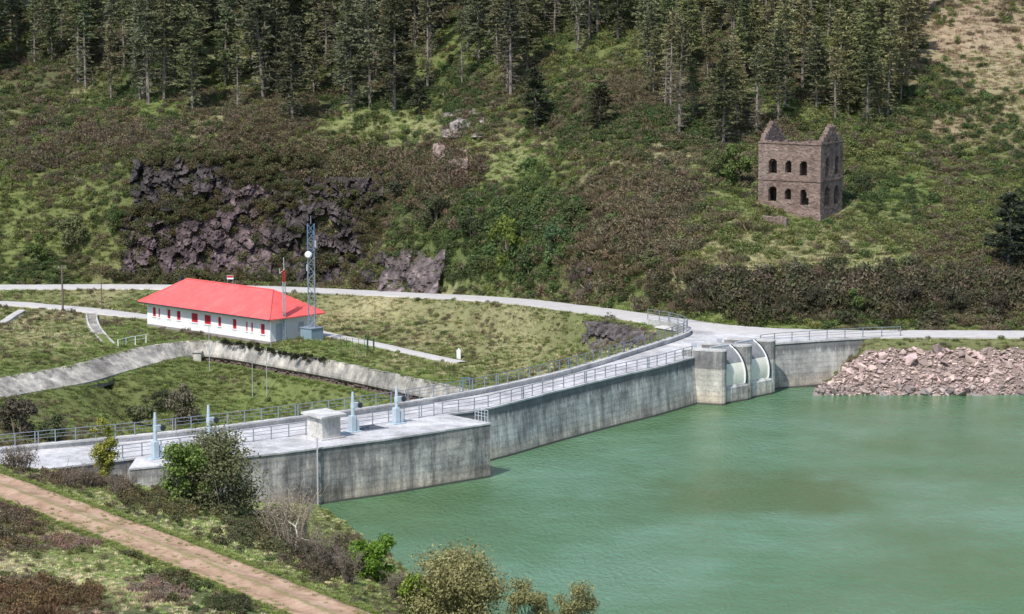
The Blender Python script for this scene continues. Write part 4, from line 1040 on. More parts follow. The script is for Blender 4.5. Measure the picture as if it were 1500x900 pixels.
# steps with side kerbs, pipe fence
st = [P(*q_) for q_ in ((134, 464, -2.6), (135, 473, -2.65), (139, 482, -2.7), (148, 492, -2.75), (158, 501, -2.8), (167, 508, -2.85))]
sln = smooth_curve(st, 0.55); sn = normals2(sln)
sr = empty('garden_steps', tuple(sln[0]), 'curved flight of pale concrete steps with side kerbs left of the house', 'steps')
for i in range(len(sln)):
    t = sn[i]; an = math.atan2(-t[0], t[1])
    m = MB(); m.box((sln[i][0], sln[i][1], -2.9 + 0.35 - 0.02 * i), (0.40, 1.0, 0.7), an); child(m.build('step', M['canal']), sr)
for s in (-0.62, 0.62):
    rows = []
    for i in range(len(sln)):
        x, y = sln[i][0] + sn[i][0] * s, sln[i][1] + sn[i][1] * s; z1 = -2.0 - 0.02 * i
        rows.append([(x - sn[i][0] * .1, y - sn[i][1] * .1, -3.2), (x - sn[i][0] * .1, y - sn[i][1] * .1, z1), (x + sn[i][0] * .1, y + sn[i][1] * .1, z1), (x + sn[i][0] * .1, y + sn[i][1] * .1, -3.2)])
    m = MB(); m.sweep(rows); child(m.build('side_kerb', M['coping']), sr)
pf = smooth_curve([P(173, 511, -2.8), P(192, 506.5, -2.8), P(214, 503, -2.8)], 0.8)
railing('pipe_fence', 'white pipe fence with low wall on the canal edge left of the house', pf, -2.75, 1.0, 1.55, M['white_paint'], post=0.05, rails=2)
pth = smooth_curve([P(-40, 488, -2.5), P(2, 474, -2.5), P(18, 464, -2.45), P(32, 456, -2.35)], 1.0)
ribbon('side_path', pth, 0.5, M['road'], lift=0.15)

# ------------------------------------------------------------------ ruined mine building
rc = D(1201, 319, 312.5)
ang = R(31)
ru = Vector((-math.cos(ang), math.sin(ang), 0)); rv = Vector((math.sin(ang), math.cos(ang), 0))
gzr = float(hz(rc.x, rc.y))
rb = rc.z - 0.2
ruin = empty('ruined_building', (rc.x, rc.y, rb), 'roofless ruined stone mine building with arched windows and broken gables', 'ruin')
RL, RW, TH, RH = 7.9, 6.2, 0.55, 8.7
rg = random.Random(11)
def ruin_wall(name, o, du, dn, L, top, opens, cell=0.13, z0=-1.2):
    """masonry leaf of thickness TH with real openings; o outer start, du along, dn inward"""
    nu_ = int(L / cell); cu = L / nu_; nz_ = int((12.5 - z0) / cell)
    occ = np.zeros((nu_, nz_), bool)
    for i in range(nu_):
        u = (i + 0.5) * cu; tp = top(u)
        for j in range(nz_):
            z = z0 + (j + 0.5) * cell
            ok = z < tp
            if ok:
                for (uc, wd, zb, zt, arch) in opens:
                    if abs(u - uc) < wd / 2 and zb < z < zt:
                        if arch and z > zt - wd / 2 and (u - uc) ** 2 + (z - (zt - wd / 2)) ** 2 > (wd / 2) ** 2: continue
                        ok = False; break
            occ[i, j] = ok
    vid = {}; vs = []; fs = []
    def vx(i, j, k):
        kk = (i, j, k)
        if kk not in vid:
            jit = (vnoise(i * 0.9 + 50 * k, j * 0.9 + len(name)) - 0.5) * 0.07
            p = o + du * (i * cu) + dn * (k * TH + (jit if k == 0 else -jit)); vid[kk] = len(vs)
            vs.append((p.x, p.y, z0 + j * cell + (vnoise(i * .5, j * .7) - .5) * .05))
        return vid[kk]
    for i in range(nu_):
        for j in range(nz_):
            if not occ[i, j]: continue
            fs.append((vx(i, j, 0), vx(i + 1, j, 0), vx(i + 1, j + 1, 0), vx(i, j + 1, 0)))
            fs.append((vx(i, j, 1), vx(i, j + 1, 1), vx(i + 1, j + 1, 1), vx(i + 1, j, 1)))
            for di, dj, e in ((-1, 0, ((0, 0), (0, 1))), (1, 0, ((1, 0), (1, 1))), (0, -1, ((0, 0), (1, 0))), (0, 1, ((0, 1), (1, 1)))):
                a, b_ = i + di, j + dj
                if a < 0 or b_ < 0 or a >= nu_ or b_ >= nz_ or not occ[a, b_]:
                    (p, q_), (r_, s_) = e
                    fs.append((vx(i + p, j + q_, 0), vx(i + r_, j + s_, 0), vx(i + r_, j + s_, 1), vx(i + p, j + q_, 1)))
    m = MB(); m.v = vs; m.f = fs
    return m.build(name, M['ruin'], ruin)
def jag(u, a=0.25): return (vnoise(u * 2.3 + 4, 1.7) - 0.5) * a
O = Vector((0, 0, 0))
# u measured from the near corner; front runs left, side runs right/back
ruin_wall('wall', O, ru, rv, RL, lambda u: RH + 0.05 + jag(u, 0.3), [(RL - 1.85, 1.0, 5.1, 6.75, True), (RL - 3.85, 0.85, 5.2, 6.6, True), (RL - 5.75, 0.85, 4.9, 6.65, True),
                                                        (RL - 1.85, 1.05, 1.8, 3.55, True), (RL - 3.85, 0.85, 2.0, 3.35, True), (RL - 5.75, 0.75, 1.5, 3.4, True), (RL - 5.95, 1.0, 1.5, 2.45, False)])
def gable(u, L, cut):
    t = 1 - abs(u - L / 2) / (L / 2)
    return RH + min(t * cut, cut - 0.2) + jag(u * 2.4, 0.55)
ruin_wall('gable_wall', O + rv * (TH + 0.003), rv, ru, RW - TH, lambda u: gable(u + TH, RW, 2.15) - (0.45 if 3.6 < u < 4.4 else 0), [(1.35, 1.0, 4.9, 7.0, True), (3.95, 1.0, 4.9, 7.0, True), (1.35, 1.35, 1.4, 3.6, True), (3.95, 1.35, 1.4, 3.6, True), (1.5, 0.6, 8.3, 9.1, True), (3.9, 0.7, 8.2, 9.2, True)])
ruin_wall('gable_wall', O + ru * RL + rv * (TH + 0.003), rv, -ru, RW - TH, lambda u: gable(u + TH, RW, 2.3), [(1.6, 0.8, 5.0, 6.8, True), (3.9, 0.8, 5.0, 6.8, True), (2.8, 0.9, 1.5, 3.5, True)])
ruin_wall('wall', O + rv * RW - ru * 0.0, ru, -rv, RL, lambda u: RH + jag(u + 9, 0.7) - 0.3, [(1.9, 0.9, 5.1, 6.75, True), (3.9, 0.9, 5.1, 6.7, True), (5.9, 0.9, 5.1, 6.7, True), (1.9, 0.9, 1.8, 3.5, True), (5.9, 0.9, 1.8, 3.5, True)])
for zf_ in (4.0, 7.7):  # unseen slabs added to shut out sky light and darken the window openings
    m = MB(); c_ = [ru * 0.7 + rv * 0.7, ru * (RL - 0.7) + rv * 0.7, ru * (RL - 0.7) + rv * (RW - 0.7), ru * 0.7 + rv * (RW - 0.7)]; m.prism(c_, zf_, zf_ + 0.18); m.build('floor', M['wood'], ruin)
m = MB(); c_ = [ru * 0.7 + rv * 2.6, ru * (RL - 0.7) + rv * 2.6, ru * (RL - 0.7) + rv * 2.9, ru * 0.7 + rv * 2.9]; m.prism(c_, -0.5, 7.68); m.build('shade_wall', M['ruin'], ruin)  # unseen partition, added behind the front windows to keep them dark
def course(z, h, p, name):
    m = MB()
    for o, du, dn, L in ((O, ru, rv, RL), (O, rv, ru, RW)):
        a = o - dn * p; b_ = o + du * L - dn * p
        m.add([(*(a)[:2], z), (*(b_)[:2], z), (*(b_ + dn * (p - 0.004))[:2], z), (*(a + dn * (p - 0.004))[:2], z), (*(a)[:2], z + h), (*(b_)[:2], z + h), (*(b_ + dn * (p - 0.004))[:2], z + h), (*(a + dn * (p - 0.004))[:2], z + h)],
              [(3, 2, 1, 0), (4, 5, 6, 7), (0, 1, 5, 4), (1, 2, 6, 5), (2, 3, 7, 6), (3, 0, 4, 7)])
    m.build(name, M['ruin'], ruin)
course(4.25, 0.22, 0.09, 'string_course'); course(RH - 0.18, 0.2, 0.10, 'cornice')
m = MB()
for k in range(14):
    u = k / 13 * (RL - 0.2); hh = 0.9 + 0.5 * rg.random()
    p = ru * u - rv * 0.35
    m.box((p.x, p.y, -0.2), (0.75, 0.6, hh + 0.3), math.atan2(ru.y, ru.x) + rg.uniform(-.06, .06))
m.build('rubble_plinth', M['ruin'], ruin)
q = D(1135, 331, 309.0)
lw = empty('broken_wall', (q.x, q.y, float(hz(q.x, q.y)) - 0.3), 'low broken stretch of masonry just below the ruin', 'wall', rz=-0.45)
for k in range(7):
    m = MB(); m.box((-1.3 + 0.43 * k, rg.uniform(-.05, .05), 0.5), (0.42, 0.6, 0.9 + 0.5 * rg.random())); m.build('block', M['ruin'], lw, bevel=0.05)

# ------------------------------------------------------------------ rocks
def ground_many(px, py, d0=240.0, d1=470.0, st=0.35):
    out = np.zeros(px.shape + (3,)); Y = np.arange(d0, d1, st)
    for r in range(px.shape[0]):
        u = (px[r] - 750) / FPX; v_ = (450 - py[r]) / FPX; b_ = CP + v_ * SP; c = -SP + v_ * CP
        t = Y[None, :] / b_[:, None]; X = u[:, None] * t
        below = (CZ + c[:, None] * t) <= hz(X, np.broadcast_to(Y, X.shape))
        k = below.argmax(1); ii = np.arange(len(k))
        out[r] = np.stack([X[ii, k], Y[k], CZ + c * t[ii, k]], -1)
    return out
def rock_face(name, label, px0, px1, pyt, pyb, seed, bl=2.2, res=2.4, amp=1.0, tint=(1, 1, 1), out=1.2):
    """blocky jointed rock standing out of the hillside, its outline irregular"""
    g = np.random.RandomState(seed)
    nxx = int((px1 - px0) / res); nzz = int((pyb - pyt) / res)
    S, T = np.meshgrid(np.linspace(0, 1, nxx), np.linspace(0, 1, nzz))
    base = ground_many(px0 + S * (px1 - px0), pyb + T * (pyt - pyb))
    for it in range(3):
        base[1:-1] = (base[:-2] + 2 * base[1:-1] + base[2:]) / 4
    L = base[0, -1, 0] - base[0, 0, 0]; Hh = base[-1, 0, 2] - base[0, 0, 2]
    s = S * L; t = T * Hh
    s0_ = s + (fbm(s / 2.5, t / 2.5 + seed, 2) - 0.5) * 0.7; t0_ = t + (fbm(s / 2.5 + 9, t / 2.5, 2) - 0.5) * 0.7
    dip = R(18); s_ = s0_ * math.cos(dip) + t0_ * math.sin(dip); t_ = -s0_ * math.sin(dip) + t0_ * math.cos(dip)
    off = np.zeros(s.shape); tone = np.ones(s.shape)
    for lev, (bw, bh, am) in enumerate(((bl * 1.7, bl * 2.2, 1.5), (bl * 0.6, bl * 0.8, 0.9), (bl * 0.27, bl * 0.3, 0.4))):
        K = int(L * Hh / (bw * bh)) + 3
        c0 = g.rand(K) * L; c1 = g.rand(K) * Hh; cs = c0 * math.cos(dip) + c1 * math.sin(dip); ct = -c0 * math.sin(dip) + c1 * math.cos(dip); dep = g.rand(K) - 0.45; gu = g.randn(K) * 0.25; gv = g.randn(K) * 0.2 - 0.25; tn = 0.65 + 0.7 * g.rand(K)
        d = np.maximum(np.abs(s_[..., None] - cs) / bw, np.abs(t_[..., None] - ct) / bh)
        k = d.argmin(-1)
        off += am * amp * (dep[k] + gu[k] * (s_ - cs[k]) / bw + gv[k] * (t_ - ct[k]) / bh); tone *= tn[k] ** (0.5 if lev < 2 else 0.7)
    R0 = max(1.2, min(L, Hh) * 0.22)
    edge = np.minimum(np.minimum(S, 1 - S) * L / (R0 * 1.5), np.minimum(T + 0.1, 1 - T) * Hh / R0)
    edge = edge + (fbm(s / (R0 * 1.1) + seed * 5, t / (R0 * 0.9) + seed * 3, 4) - 0.5) * 2.7 - 0.02
    edge = np.where((S < 0.012) | (S > 0.988) | (T > 0.985), -2, edge)
    o_ = np.where(edge > 0, out * np.clip(edge, 0, 1) ** 0.4 + off * np.clip(edge * 1.5, 0.2, 1), np.maximum(edge, -1) * 3.0)
    X = base[..., 0]; Z = base[..., 2] - np.where(edge < 0, 0.5, 0); Y = base[..., 1] - o_
    idx = np.arange(nxx * nzz).reshape(nzz, nxx)
    f = np.stack([idx[:-1, :-1].ravel(), idx[:-1, 1:].ravel(), idx[1:, 1:].ravel(), idx[1:, :-1].ravel()], 1)
    ed = edge.ravel()[f].max(1) > -0.5
    me = fast_mesh(name, np.stack([X, Y, Z], -1).reshape(-1, 3), f[ed], M['rock'], tone.ravel())
    o = link(name, me); o.color = (*tint, 1)
    return tag(o, label, 'rock', 'rock outcrops on the hillside')
rock_face('rock_cliff', 'dark broken rock band along the top left of the quarried face', 188, 345, 222, 306, 4, bl=1.6, res=1.6, tint=(0.33, 0.32, 0.325), amp=1.5)
rock_face('rock_cliff', 'purplish rock ledges low on the left, above the left end of the red roof', 172, 345, 306, 400, 5, bl=1.5, res=1.6, tint=(0.50, 0.43, 0.465), amp=1.3)
rock_face('rock_cliff', 'tall purple-brown rock slab in the middle of the quarried face', 305, 400, 262, 405, 6, bl=1.7, res=1.6, tint=(0.58, 0.50, 0.53), amp=1.0)
rock_face('rock_cliff', 'large dark grey rock face behind the lattice mast', 378, 566, 246, 412, 7, bl=1.8, res=1.6, tint=(0.36, 0.34, 0.35), amp=1.5)
rock_face('rock_outcrop', 'small grey rock outcrop at the roadside right of the big cliff', 550, 655, 362, 430, 9, bl=1.3, tint=(0.75, 0.7, 0.72))
rock_face('rock_outcrop', 'pale grey boulder outcrop high on the slope below the pines', 645, 712, 156, 200, 12, bl=1.0, amp=1.0, tint=(1.3, 1.3, 1.25))
rock_face('rock_outcrop', 'brownish bare rock scar in the heather above mid slope', 632, 688, 206, 266, 15, bl=1.2, tint=(1.15, 1.0, 0.9))
rock_face('rock_outcrop', 'narrow dark rock cleft near the road in mid slope', 832, 870, 380, 436, 18, bl=0.9, tint=(0.6, 0.55, 0.55))
rock_face('rock_outcrop', 'low dark broken rock bank beside the back railing near the junction', 850, 955, 466, 516, 21, bl=0.9, tint=(0.6, 0.6, 0.62))

# riprap bank on the right shore
rip = MB()
bank_pts = []
for i, x in enumerate(np.linspace(1195, 1640, 46)):
    zt = float(bank_z(x)) + 0.2 * math.sin(i * 1.7)
    bank_pts.append([P(x, 590, -0.8) + Vector((0, 0, 0)), P(x, 580, 0) + Vector((0, 0.2, 0.0)), None, zt])
v = []; rowsn = 8
for k, (b0, w0, _, zt) in enumerate(bank_pts):
    px = np.linspace(1195, 1640, 46)[k]
    topp = D(px, 511, 0.0 + (w0.y + 0.2 + zt * 1.05))
    for j in range(rowsn):
        t = j / (rowsn - 1)
        z = -1.6 + (zt + 1.6) * t
        y = w0.y - 1.4 + (zt * 1.05 + 1.9) * t + (vnoise(k * .6, j * .8) - .5) * 0.8
        v.append((w0.x, y, z))
f = [(k * rowsn + j, (k + 1) * rowsn + j, (k + 1) * rowsn + j + 1, k * rowsn + j + 1) for k in range(45) for j in range(rowsn - 1)]
bank = link('rubble_bank', fast_mesh('rubble_bank', v, f, M['riprap'], np.full(len(v), 0.6)))
bank.color = (0.8, 0.78, 0.76, 1)
tag(bank, 'bank of broken pinkish quarry stone sloping into the water on the right', 'rubble bank')
BV = np.array(v).reshape(46, rowsn, 3)
def rock_mesh(seed, n=11):
    g = random.Random(seed); bm = bmesh.new()
    for k in range(n):
        p = Vector((g.gauss(0, 1), g.gauss(0, 1), g.gauss(0, 1))).normalized()
        p = Vector((p.x * g.uniform(.75, 1.1), p.y * g.uniform(.55, .9), p.z * g.uniform(.35, .65))); bm.verts.new(p)
    bmesh.ops.convex_hull(bm, input=bm.verts); 
    for vv in [vv for vv in bm.verts if not vv.link_faces]: bm.verts.remove(vv)
    bmesh.ops.triangulate(bm, faces=bm.faces)
    me = bpy.data.meshes.new('stone'); bm.to_mesh(me); bm.free(); me.materials.append(M['riprap'])
    a = me.attributes.new("v", 'FLOAT', 'POINT'); a.data.foreach_set("value", [1.0] * len(me.vertices))
    return me
rocks = [rock_mesh(100 + k, 9 + k % 5) for k in range(12)]
rg = random.Random(21)
def bank_at(a, b_):
    i = min(44, int(a * 45)); fi_ = a * 45 - i; j = min(rowsn - 2, int(b_ * (rowsn - 1))); fj = b_ * (rowsn - 1) - j
    return BV[i, j] * (1 - fi_) * (1 - fj) + BV[i + 1, j] * fi_ * (1 - fj) + BV[i, j + 1] * (1 - fi_) * fj + BV[i + 1, j + 1] * fi_ * fj
def stone_tint(z, g):
    k = g.uniform(0.62, 1.28)
    grey = max(0.0, min(1.0, (1.1 - z) / 0.9)) * g.uniform(.5, 1)
    c = (1.0 * k, 1.0 * k * g.uniform(.93, 1.0), 1.0 * k * g.uniform(.90, 1.0))
    return tuple(c[i] * (1 - grey) + (0.40, 0.46, 0.50)[i] * k * grey for i in range(3))
done = 0
while done < 300:
    a, b_ = rg.random() ** 1.15 * 0.72, 0.22 + 0.76 * rg.random()
    p = bank_at(a, b_); s = rg.choice((0.28, 0.34, 0.4, 0.5, 0.6)) * rg.uniform(.8, 1.2)
    if rg.random() < 0.07: s *= 1.75
    o = link('stone', rg.choice(rocks), bank); o.location = (p[0], p[1] - 0.12, p[2] + 0.05); o.scale = (s, s, s)
    o.rotation_euler = (rg.uniform(-.5, .5) + 0.5, rg.uniform(-.5, .5), rg.uniform(0, 6.3)); o.color = (*stone_tint(p[2], rg), 1); done += 1
vs = []; fs = []; at = []; nv = 0
arrs = []
for me in rocks:
    co = np.zeros(len(me.vertices) * 3); me.vertices.foreach_get("co", co); arrs.append((co.reshape(-1, 3), np.array([tuple(q.vertices) for q in me.polygons])))
for k in range(2600):
    a, b_ = rg.random(), 0.18 + 0.82 * rg.random()
    p = bank_at(a, b_); s = rg.uniform(0.10, 0.27); co, ff = rg.choice(arrs)
    Rm = np.array(Matrix.Rotation(rg.uniform(0, 6.3), 3, 'Z') @ Matrix.Rotation(rg.uniform(-.3, 1.0), 3, 'X'))
    vs.append((co * s) @ Rm.T + p + np.array([0, -0.06, 0.04])); fs.append(ff + nv); nv += len(co); at += [rg.uniform(.6, 1.3)] * len(co)
o = link('rubble', fast_mesh('rubble', np.concatenate(vs), np.concatenate(fs), M['riprap'], at), bank); tag(o, kind='stuff'); o.color = (0.92, 0.9, 0.88, 1)

# ------------------------------------------------------------------ ground cover (scattered plants)
def leaf_cloud(g, n, lobes, size, flat=0.35, up=0.0, shell=0.55):
    """n leaf triangles through the volume of the lobes [(centre, radii)]"""
    wts = np.array([r[0] * r[1] * r[2] for _, r in lobes]) ** 0.66; wts /= wts.sum()
    li = g.choice(len(lobes), n, p=wts)
    c = np.array([q[0] for q in lobes], float)[li]; r = np.array([q[1] for q in lobes], float)[li]
    d = g.randn(n, 3); d /= np.linalg.norm(d, axis=1)[:, None]
    rad = (shell + (1 - shell) * g.rand(n)) * (0.85 + 0.35 * g.rand(n))
    ctr = c + d * r * rad[:, None]
    nrm = d * 0.8 + g.randn(n, 3) * 0.6; nrm[:, 2] += up; nrm /= np.linalg.norm(nrm, axis=1)[:, None]
    a = np.cross(nrm, g.randn(n, 3)); a /= np.linalg.norm(a, axis=1)[:, None] + 1e-9
    b_ = np.cross(nrm, a)
    sz = size * (0.6 + 0.8 * g.rand(n))[:, None]
    v = np.stack([ctr + a * sz * 0.62, ctr - a * sz * 0.45 + b_ * sz * flat, ctr - a * sz * 0.45 - b_ * sz * flat], 1).reshape(-1, 3)
    at = np.repeat(0.65 + 0.7 * g.rand(n), 3)
    return v, at
def tri_mesh(name, v, at, mat): return fast_mesh(name, v, np.arange(len(v)).reshape(-1, 3), mat, at)
SRC = {}
def src_coll(name, meshes):
    c = bpy.data.collections.new(name)
    for me in meshes: c.objects.link(bpy.data.objects.new(name, me))
    SRC[name] = c
def bush_src(seed, n=150, size=0.26):
    g = np.random.RandomState(seed)
    lobes = [((0, 0, 0.35), (0.8, 0.8, 0.5))] + [((g.uniform(-.55, .55), g.uniform(-.55, .55), g.uniform(.3, .75)), (g.uniform(.25, .5),) * 3) for _ in range(5)]
    v, at = leaf_cloud(g, n, lobes, size); v[:, 2] = np.maximum(v[:, 2], -0.15)
    return tri_mesh('bush', v, at, M['leaf_inst'])
def sprig_src(seed, n=130):
    g = np.random.RandomState(seed); an = g.rand(n) * 6.283; rr_ = np.sqrt(g.rand(n)) * 0.8
    x = rr_ * np.cos(an); y = rr_ * np.sin(an); h = (0.35 + 0.55 * g.rand(n)) * (1.1 - 0.5 * rr_)
    base = np.stack([x, y, np.zeros(n) - 0.05], 1); tip = base + np.stack([x * .35 + g.randn(n) * .14, y * .35 + g.randn(n) * .14, h], 1)
    mid = base * 0.45 + tip * 0.55
    sd = np.stack([-np.sin(an + g.randn(n)), np.cos(an + g.randn(n)), np.zeros(n)], 1) * (0.05 + 0.05 * g.rand(n))[:, None]
    v = np.stack([mid - sd, mid + sd, tip, base, mid + sd * .6, mid - sd * .6], 1).reshape(-1, 3)
    return tri_mesh('heather_sprigs', v, np.repeat(0.6 + 0.8 * g.rand(n), 6), M['leaf_inst'])
def tuft_src(seed, n=34, hgt=0.55):
    g = np.random.RandomState(seed); an = g.rand(n) * 6.283; rr_ = np.sqrt(g.rand(n)) * 0.5
    base = np.stack([rr_ * np.cos(an), rr_ * np.sin(an), np.zeros(n) - 0.04], 1)
    lean = np.stack([np.cos(an), np.sin(an), np.zeros(n)], 1) * (0.1 + 0.35 * g.rand(n))[:, None]
    tip = base + lean + np.stack([np.zeros(n), np.zeros(n), hgt * (0.5 + 0.6 * g.rand(n))], 1)
    sd = np.stack([-np.sin(an), np.cos(an), np.zeros(n)], 1) * 0.045
    v = np.stack([base - sd, base + sd, tip], 1).reshape(-1, 3)
    return tri_mesh('grass_tuft', v, np.repeat(0.7 + 0.6 * g.rand(n), 3), M['leaf_inst'])
src_coll('gorse_sources', [bush_src(s, 230, 0.21) for s in (1, 2, 3, 4, 5)])
src_coll('heather_sources', [sprig_src(11), sprig_src(12)] + [bush_src(q, 260, 0.17) for q in (15, 16, 17, 18)])
src_coll('grass_sources', [tuft_src(s) for s in (21, 22, 23, 24)])
def gn_scatter(name, src, pts, cols, scl, rot, label=None, cat=None):
    me = bpy.data.meshes.new(name); n = len(pts)
    me.vertices.add(n); me.vertices.foreach_set("co", np.asarray(pts, np.float32).ravel())
    for an, ty, key, arr in (("col", 'FLOAT_COLOR', "color", np.concatenate([cols, np.ones((n, 1))], 1)), ("scl", 'FLOAT_VECTOR', "vector", scl), ("rot", 'FLOAT_VECTOR', "vector", rot)):
        at = me.attributes.new(an, ty, 'POINT'); at.data.foreach_set(key, np.asarray(arr, np.float32).ravel())
    o = link(name, me)
    g = bpy.data.node_groups.new(name, 'GeometryNodeTree')
    g.interface.new_socket("Geometry", in_out='INPUT', socket_type='NodeSocketGeometry'); g.interface.new_socket("Geometry", in_out='OUTPUT', socket_type='NodeSocketGeometry')
    N, L = g.nodes, g.links
    gi = N.new("NodeGroupInput"); go = N.new("NodeGroupOutput"); ip = N.new("GeometryNodeInstanceOnPoints"); ci = N.new("GeometryNodeCollectionInfo")
    ci.inputs[0].default_value = SRC[src]; ci.inputs[1].default_value = True; ci.inputs[2].default_value = True
    ip.inputs["Pick Instance"].default_value = True
    def na(nm):
        x = N.new("GeometryNodeInputNamedAttribute"); x.data_type = 'FLOAT_VECTOR'; x.inputs[0].default_value = nm; return x.outputs[0]
    L.new(gi.outputs[0], ip.inputs["Points"]); L.new(ci.outputs[0], ip.inputs["Instance"]); L.new(na("scl"), ip.inputs["Scale"]); L.new(na("rot"), ip.inputs["Rotation"])
    L.new(ip.outputs[0], go.inputs[0])
    md = o.modifiers.new("scatter", 'NODES'); md.node_group = g
    return tag(o, label, cat, kind='stuff')
house_buf = [house_c[0] - hs * 1.8 - hv * 0.6, house_c[1] - hs * 1.8 + hv * 0.6, house_c[1] + hs * (HW + .5) + hv * .6, house_c[0] + hs * (HW + .5) - hv * .6]
def allowed(x, y, z, road_gap=0.3):
    ok = ~(inside(x, y, crest_poly) | inside(x, y, plaza_poly) | inside(x, y, platform_poly) | inside(x, y, house_buf))
    for pl, hw in roads:
        d, _ = poly_dist(x, y, pl); ok &= d > hw + road_gap
    d, _ = poly_dist(x, y, parapet_line); ok &= d > 0.9
    d, _ = poly_dist(x, y, canal_top); ok &= d > 1.0
    d, _ = poly_dist(x, y, sln); ok &= d > 0.9
    d, _ = poly_dist(x, y, pth); ok &= d > 0.6
    ok &= ~(inside(x, y, res_poly) & (z < 0.35)); ok &= ~(inside(x, y, res_poly) & (x < 20) & (y > 222))
    ok &= ~((x > 26) & (y > 262) & (y < 276.2))
    rq = (np.stack([x - rc.x, y - rc.y], -1)); a = rq @ np.array([ru.x, ru.y]); b_ = rq @ np.array([rv.x, rv.y])
    ok &= ~((a > -0.3) & (a < RL + 0.3) & (b_ > -0.4) & (b_ < RW + 0.3))
    return ok
def sample(n, y0, y1, margin=1.12):
    g = rs
    y = np.sqrt(g.rand(n) * (y1 ** 2 - y0 ** 2) + y0 ** 2)
    x = (g.rand(n) * 2 - 1) * y * 750 / FPX * margin
    z = hz(x, y)
    px, py = proj(x, y, z)
    k = (py > -60) & (py < 960) & allowed(x, y, z)
    return x[k], y[k], z[k], px[k], py[k]
acc = {k: [[], [], [], []] for k in ('gorse', 'heather', 'grass')}
def put(kind, x, y, z, col, s, sz=None):
    n = len(x)
    if not n: return
    a = acc[kind]; a[0].append(np.stack([x, y, z], 1)); a[1].append(col)
    sv = np.stack([s * (0.85 + 0.3 * rs.rand(n)), s * (0.85 + 0.3 * rs.rand(n)), (s if sz is None else sz) * (0.8 + 0.4 * rs.rand(n))], 1); a[2].append(sv)
    a[3].append(np.stack([(rs.rand(n) - .5) * .3, (rs.rand(n) - .5) * .3, rs.rand(n) * 6.283], 1))
def colvar(base, n, amt=0.35, hue=0.12):
    amt *= 0.55; hue *= 0.7
    k = 1 + (rs.rand(n, 1) - 0.5) * 2 * amt
    return np.clip(base * k * (1 + (rs.rand(n, 3) - 0.5) * 2 * hue), 0.004, 0.9)
flat_poly = [q for q in upper_road if proj(*q)[0] < 1010] + [q for q in parapet_line[::-1]] + [np.array((-90, 215, 0))]
def scatter_zone(n_big, n_small, y0, y1, big, small, gain=1.0):
    x, y, z, px, py = sample(n_big, y0, y1)
    if y0 > 280:
        kf = ~inside(x, y, flat_poly); x, y, z, px, py = x[kf], y[kf], z[kf], px[kf], py[kf]
    Wt = cover(x, y, z)
    u = rs.rand(len(x))[:, None]; t = (np.cumsum(Wt, -1) < u).sum(-1)
    patch = fbm(x / 9.0 + 60, y / 9.0, 3)
    for ti in range(6):
        k = t == ti; n = k.sum()
        if ti == 0: put('gorse', x[k], y[k], z[k], colvar(ALB[0], n, .4, .15), big * (0.5 + 0.7 * rs.rand(n) ** 1.5) * (0.6 + 0.6 * patch[k]), big * (0.4 + 0.4 * rs.rand(n)))
        if ti == 1: put('heather', x[k], y[k], z[k], colvar(ALB[1], n, .35, .12), big * (0.6 + 0.6 * rs.rand(n)), big * (0.4 + 0.45 * rs.rand(n)))
        if ti == 2:
            h = rs.rand(n) < 0.6; i = np.where(k)[0]
            put('gorse', x[i[h]], y[i[h]], z[i[h]], colvar(ALB[2] * 0.85, h.sum(), .35, .15), big * (0.4 + 0.55 * rs.rand(h.sum())))
            put('heather', x[i[~h]], y[i[~h]], z[i[~h]], colvar(ALB[2], (~h).sum(), .35, .15), big * (0.45 + 0.45 * rs.rand((~h).sum())))
        if ti == 3:
            k2 = k & (rs.rand(len(k)) < 0.12); put('gorse', x[k2], y[k2], z[k2], colvar(ALB[3] * 0.8, k2.sum(), .3, .12), big * (0.3 + 0.4 * rs.rand(k2.sum())))
    x, y, z, px, py = sample(n_small, y0, y1)
    Wt = cover(x, y, z)
    t = (np.cumsum(Wt, -1) < rs.rand(len(x))[:, None]).sum(-1)
    for ti, am in ((2, .25), (3, .3), (4, .3), (5, .3)):
        k = t == ti; n = k.sum()
        put('grass', x[k], y[k], z[k], colvar(ALB[ti] * gain, n, am, .1), small * (0.6 + 0.8 * rs.rand(n)), small * (0.4 + 0.6 * rs.rand(n)) * (1.3 if ti == 5 else 1))
    k = (t == 1) & (rs.rand(len(x)) < 0.5); put('heather', x[k], y[k], z[k], colvar(ALB[1] * 1.15, k.sum(), .35, .15), small * (0.4 + 0.5 * rs.rand(k.sum())))
scatter_zone(27000, 52000, 283, 470, 1.15, 0.75)
scatter_zone(3600, 34000, 243, 372, 0.62, 0.55)
scatter_zone(2200, 48000, 134, 222, 0.5, 0.34, 1.35)

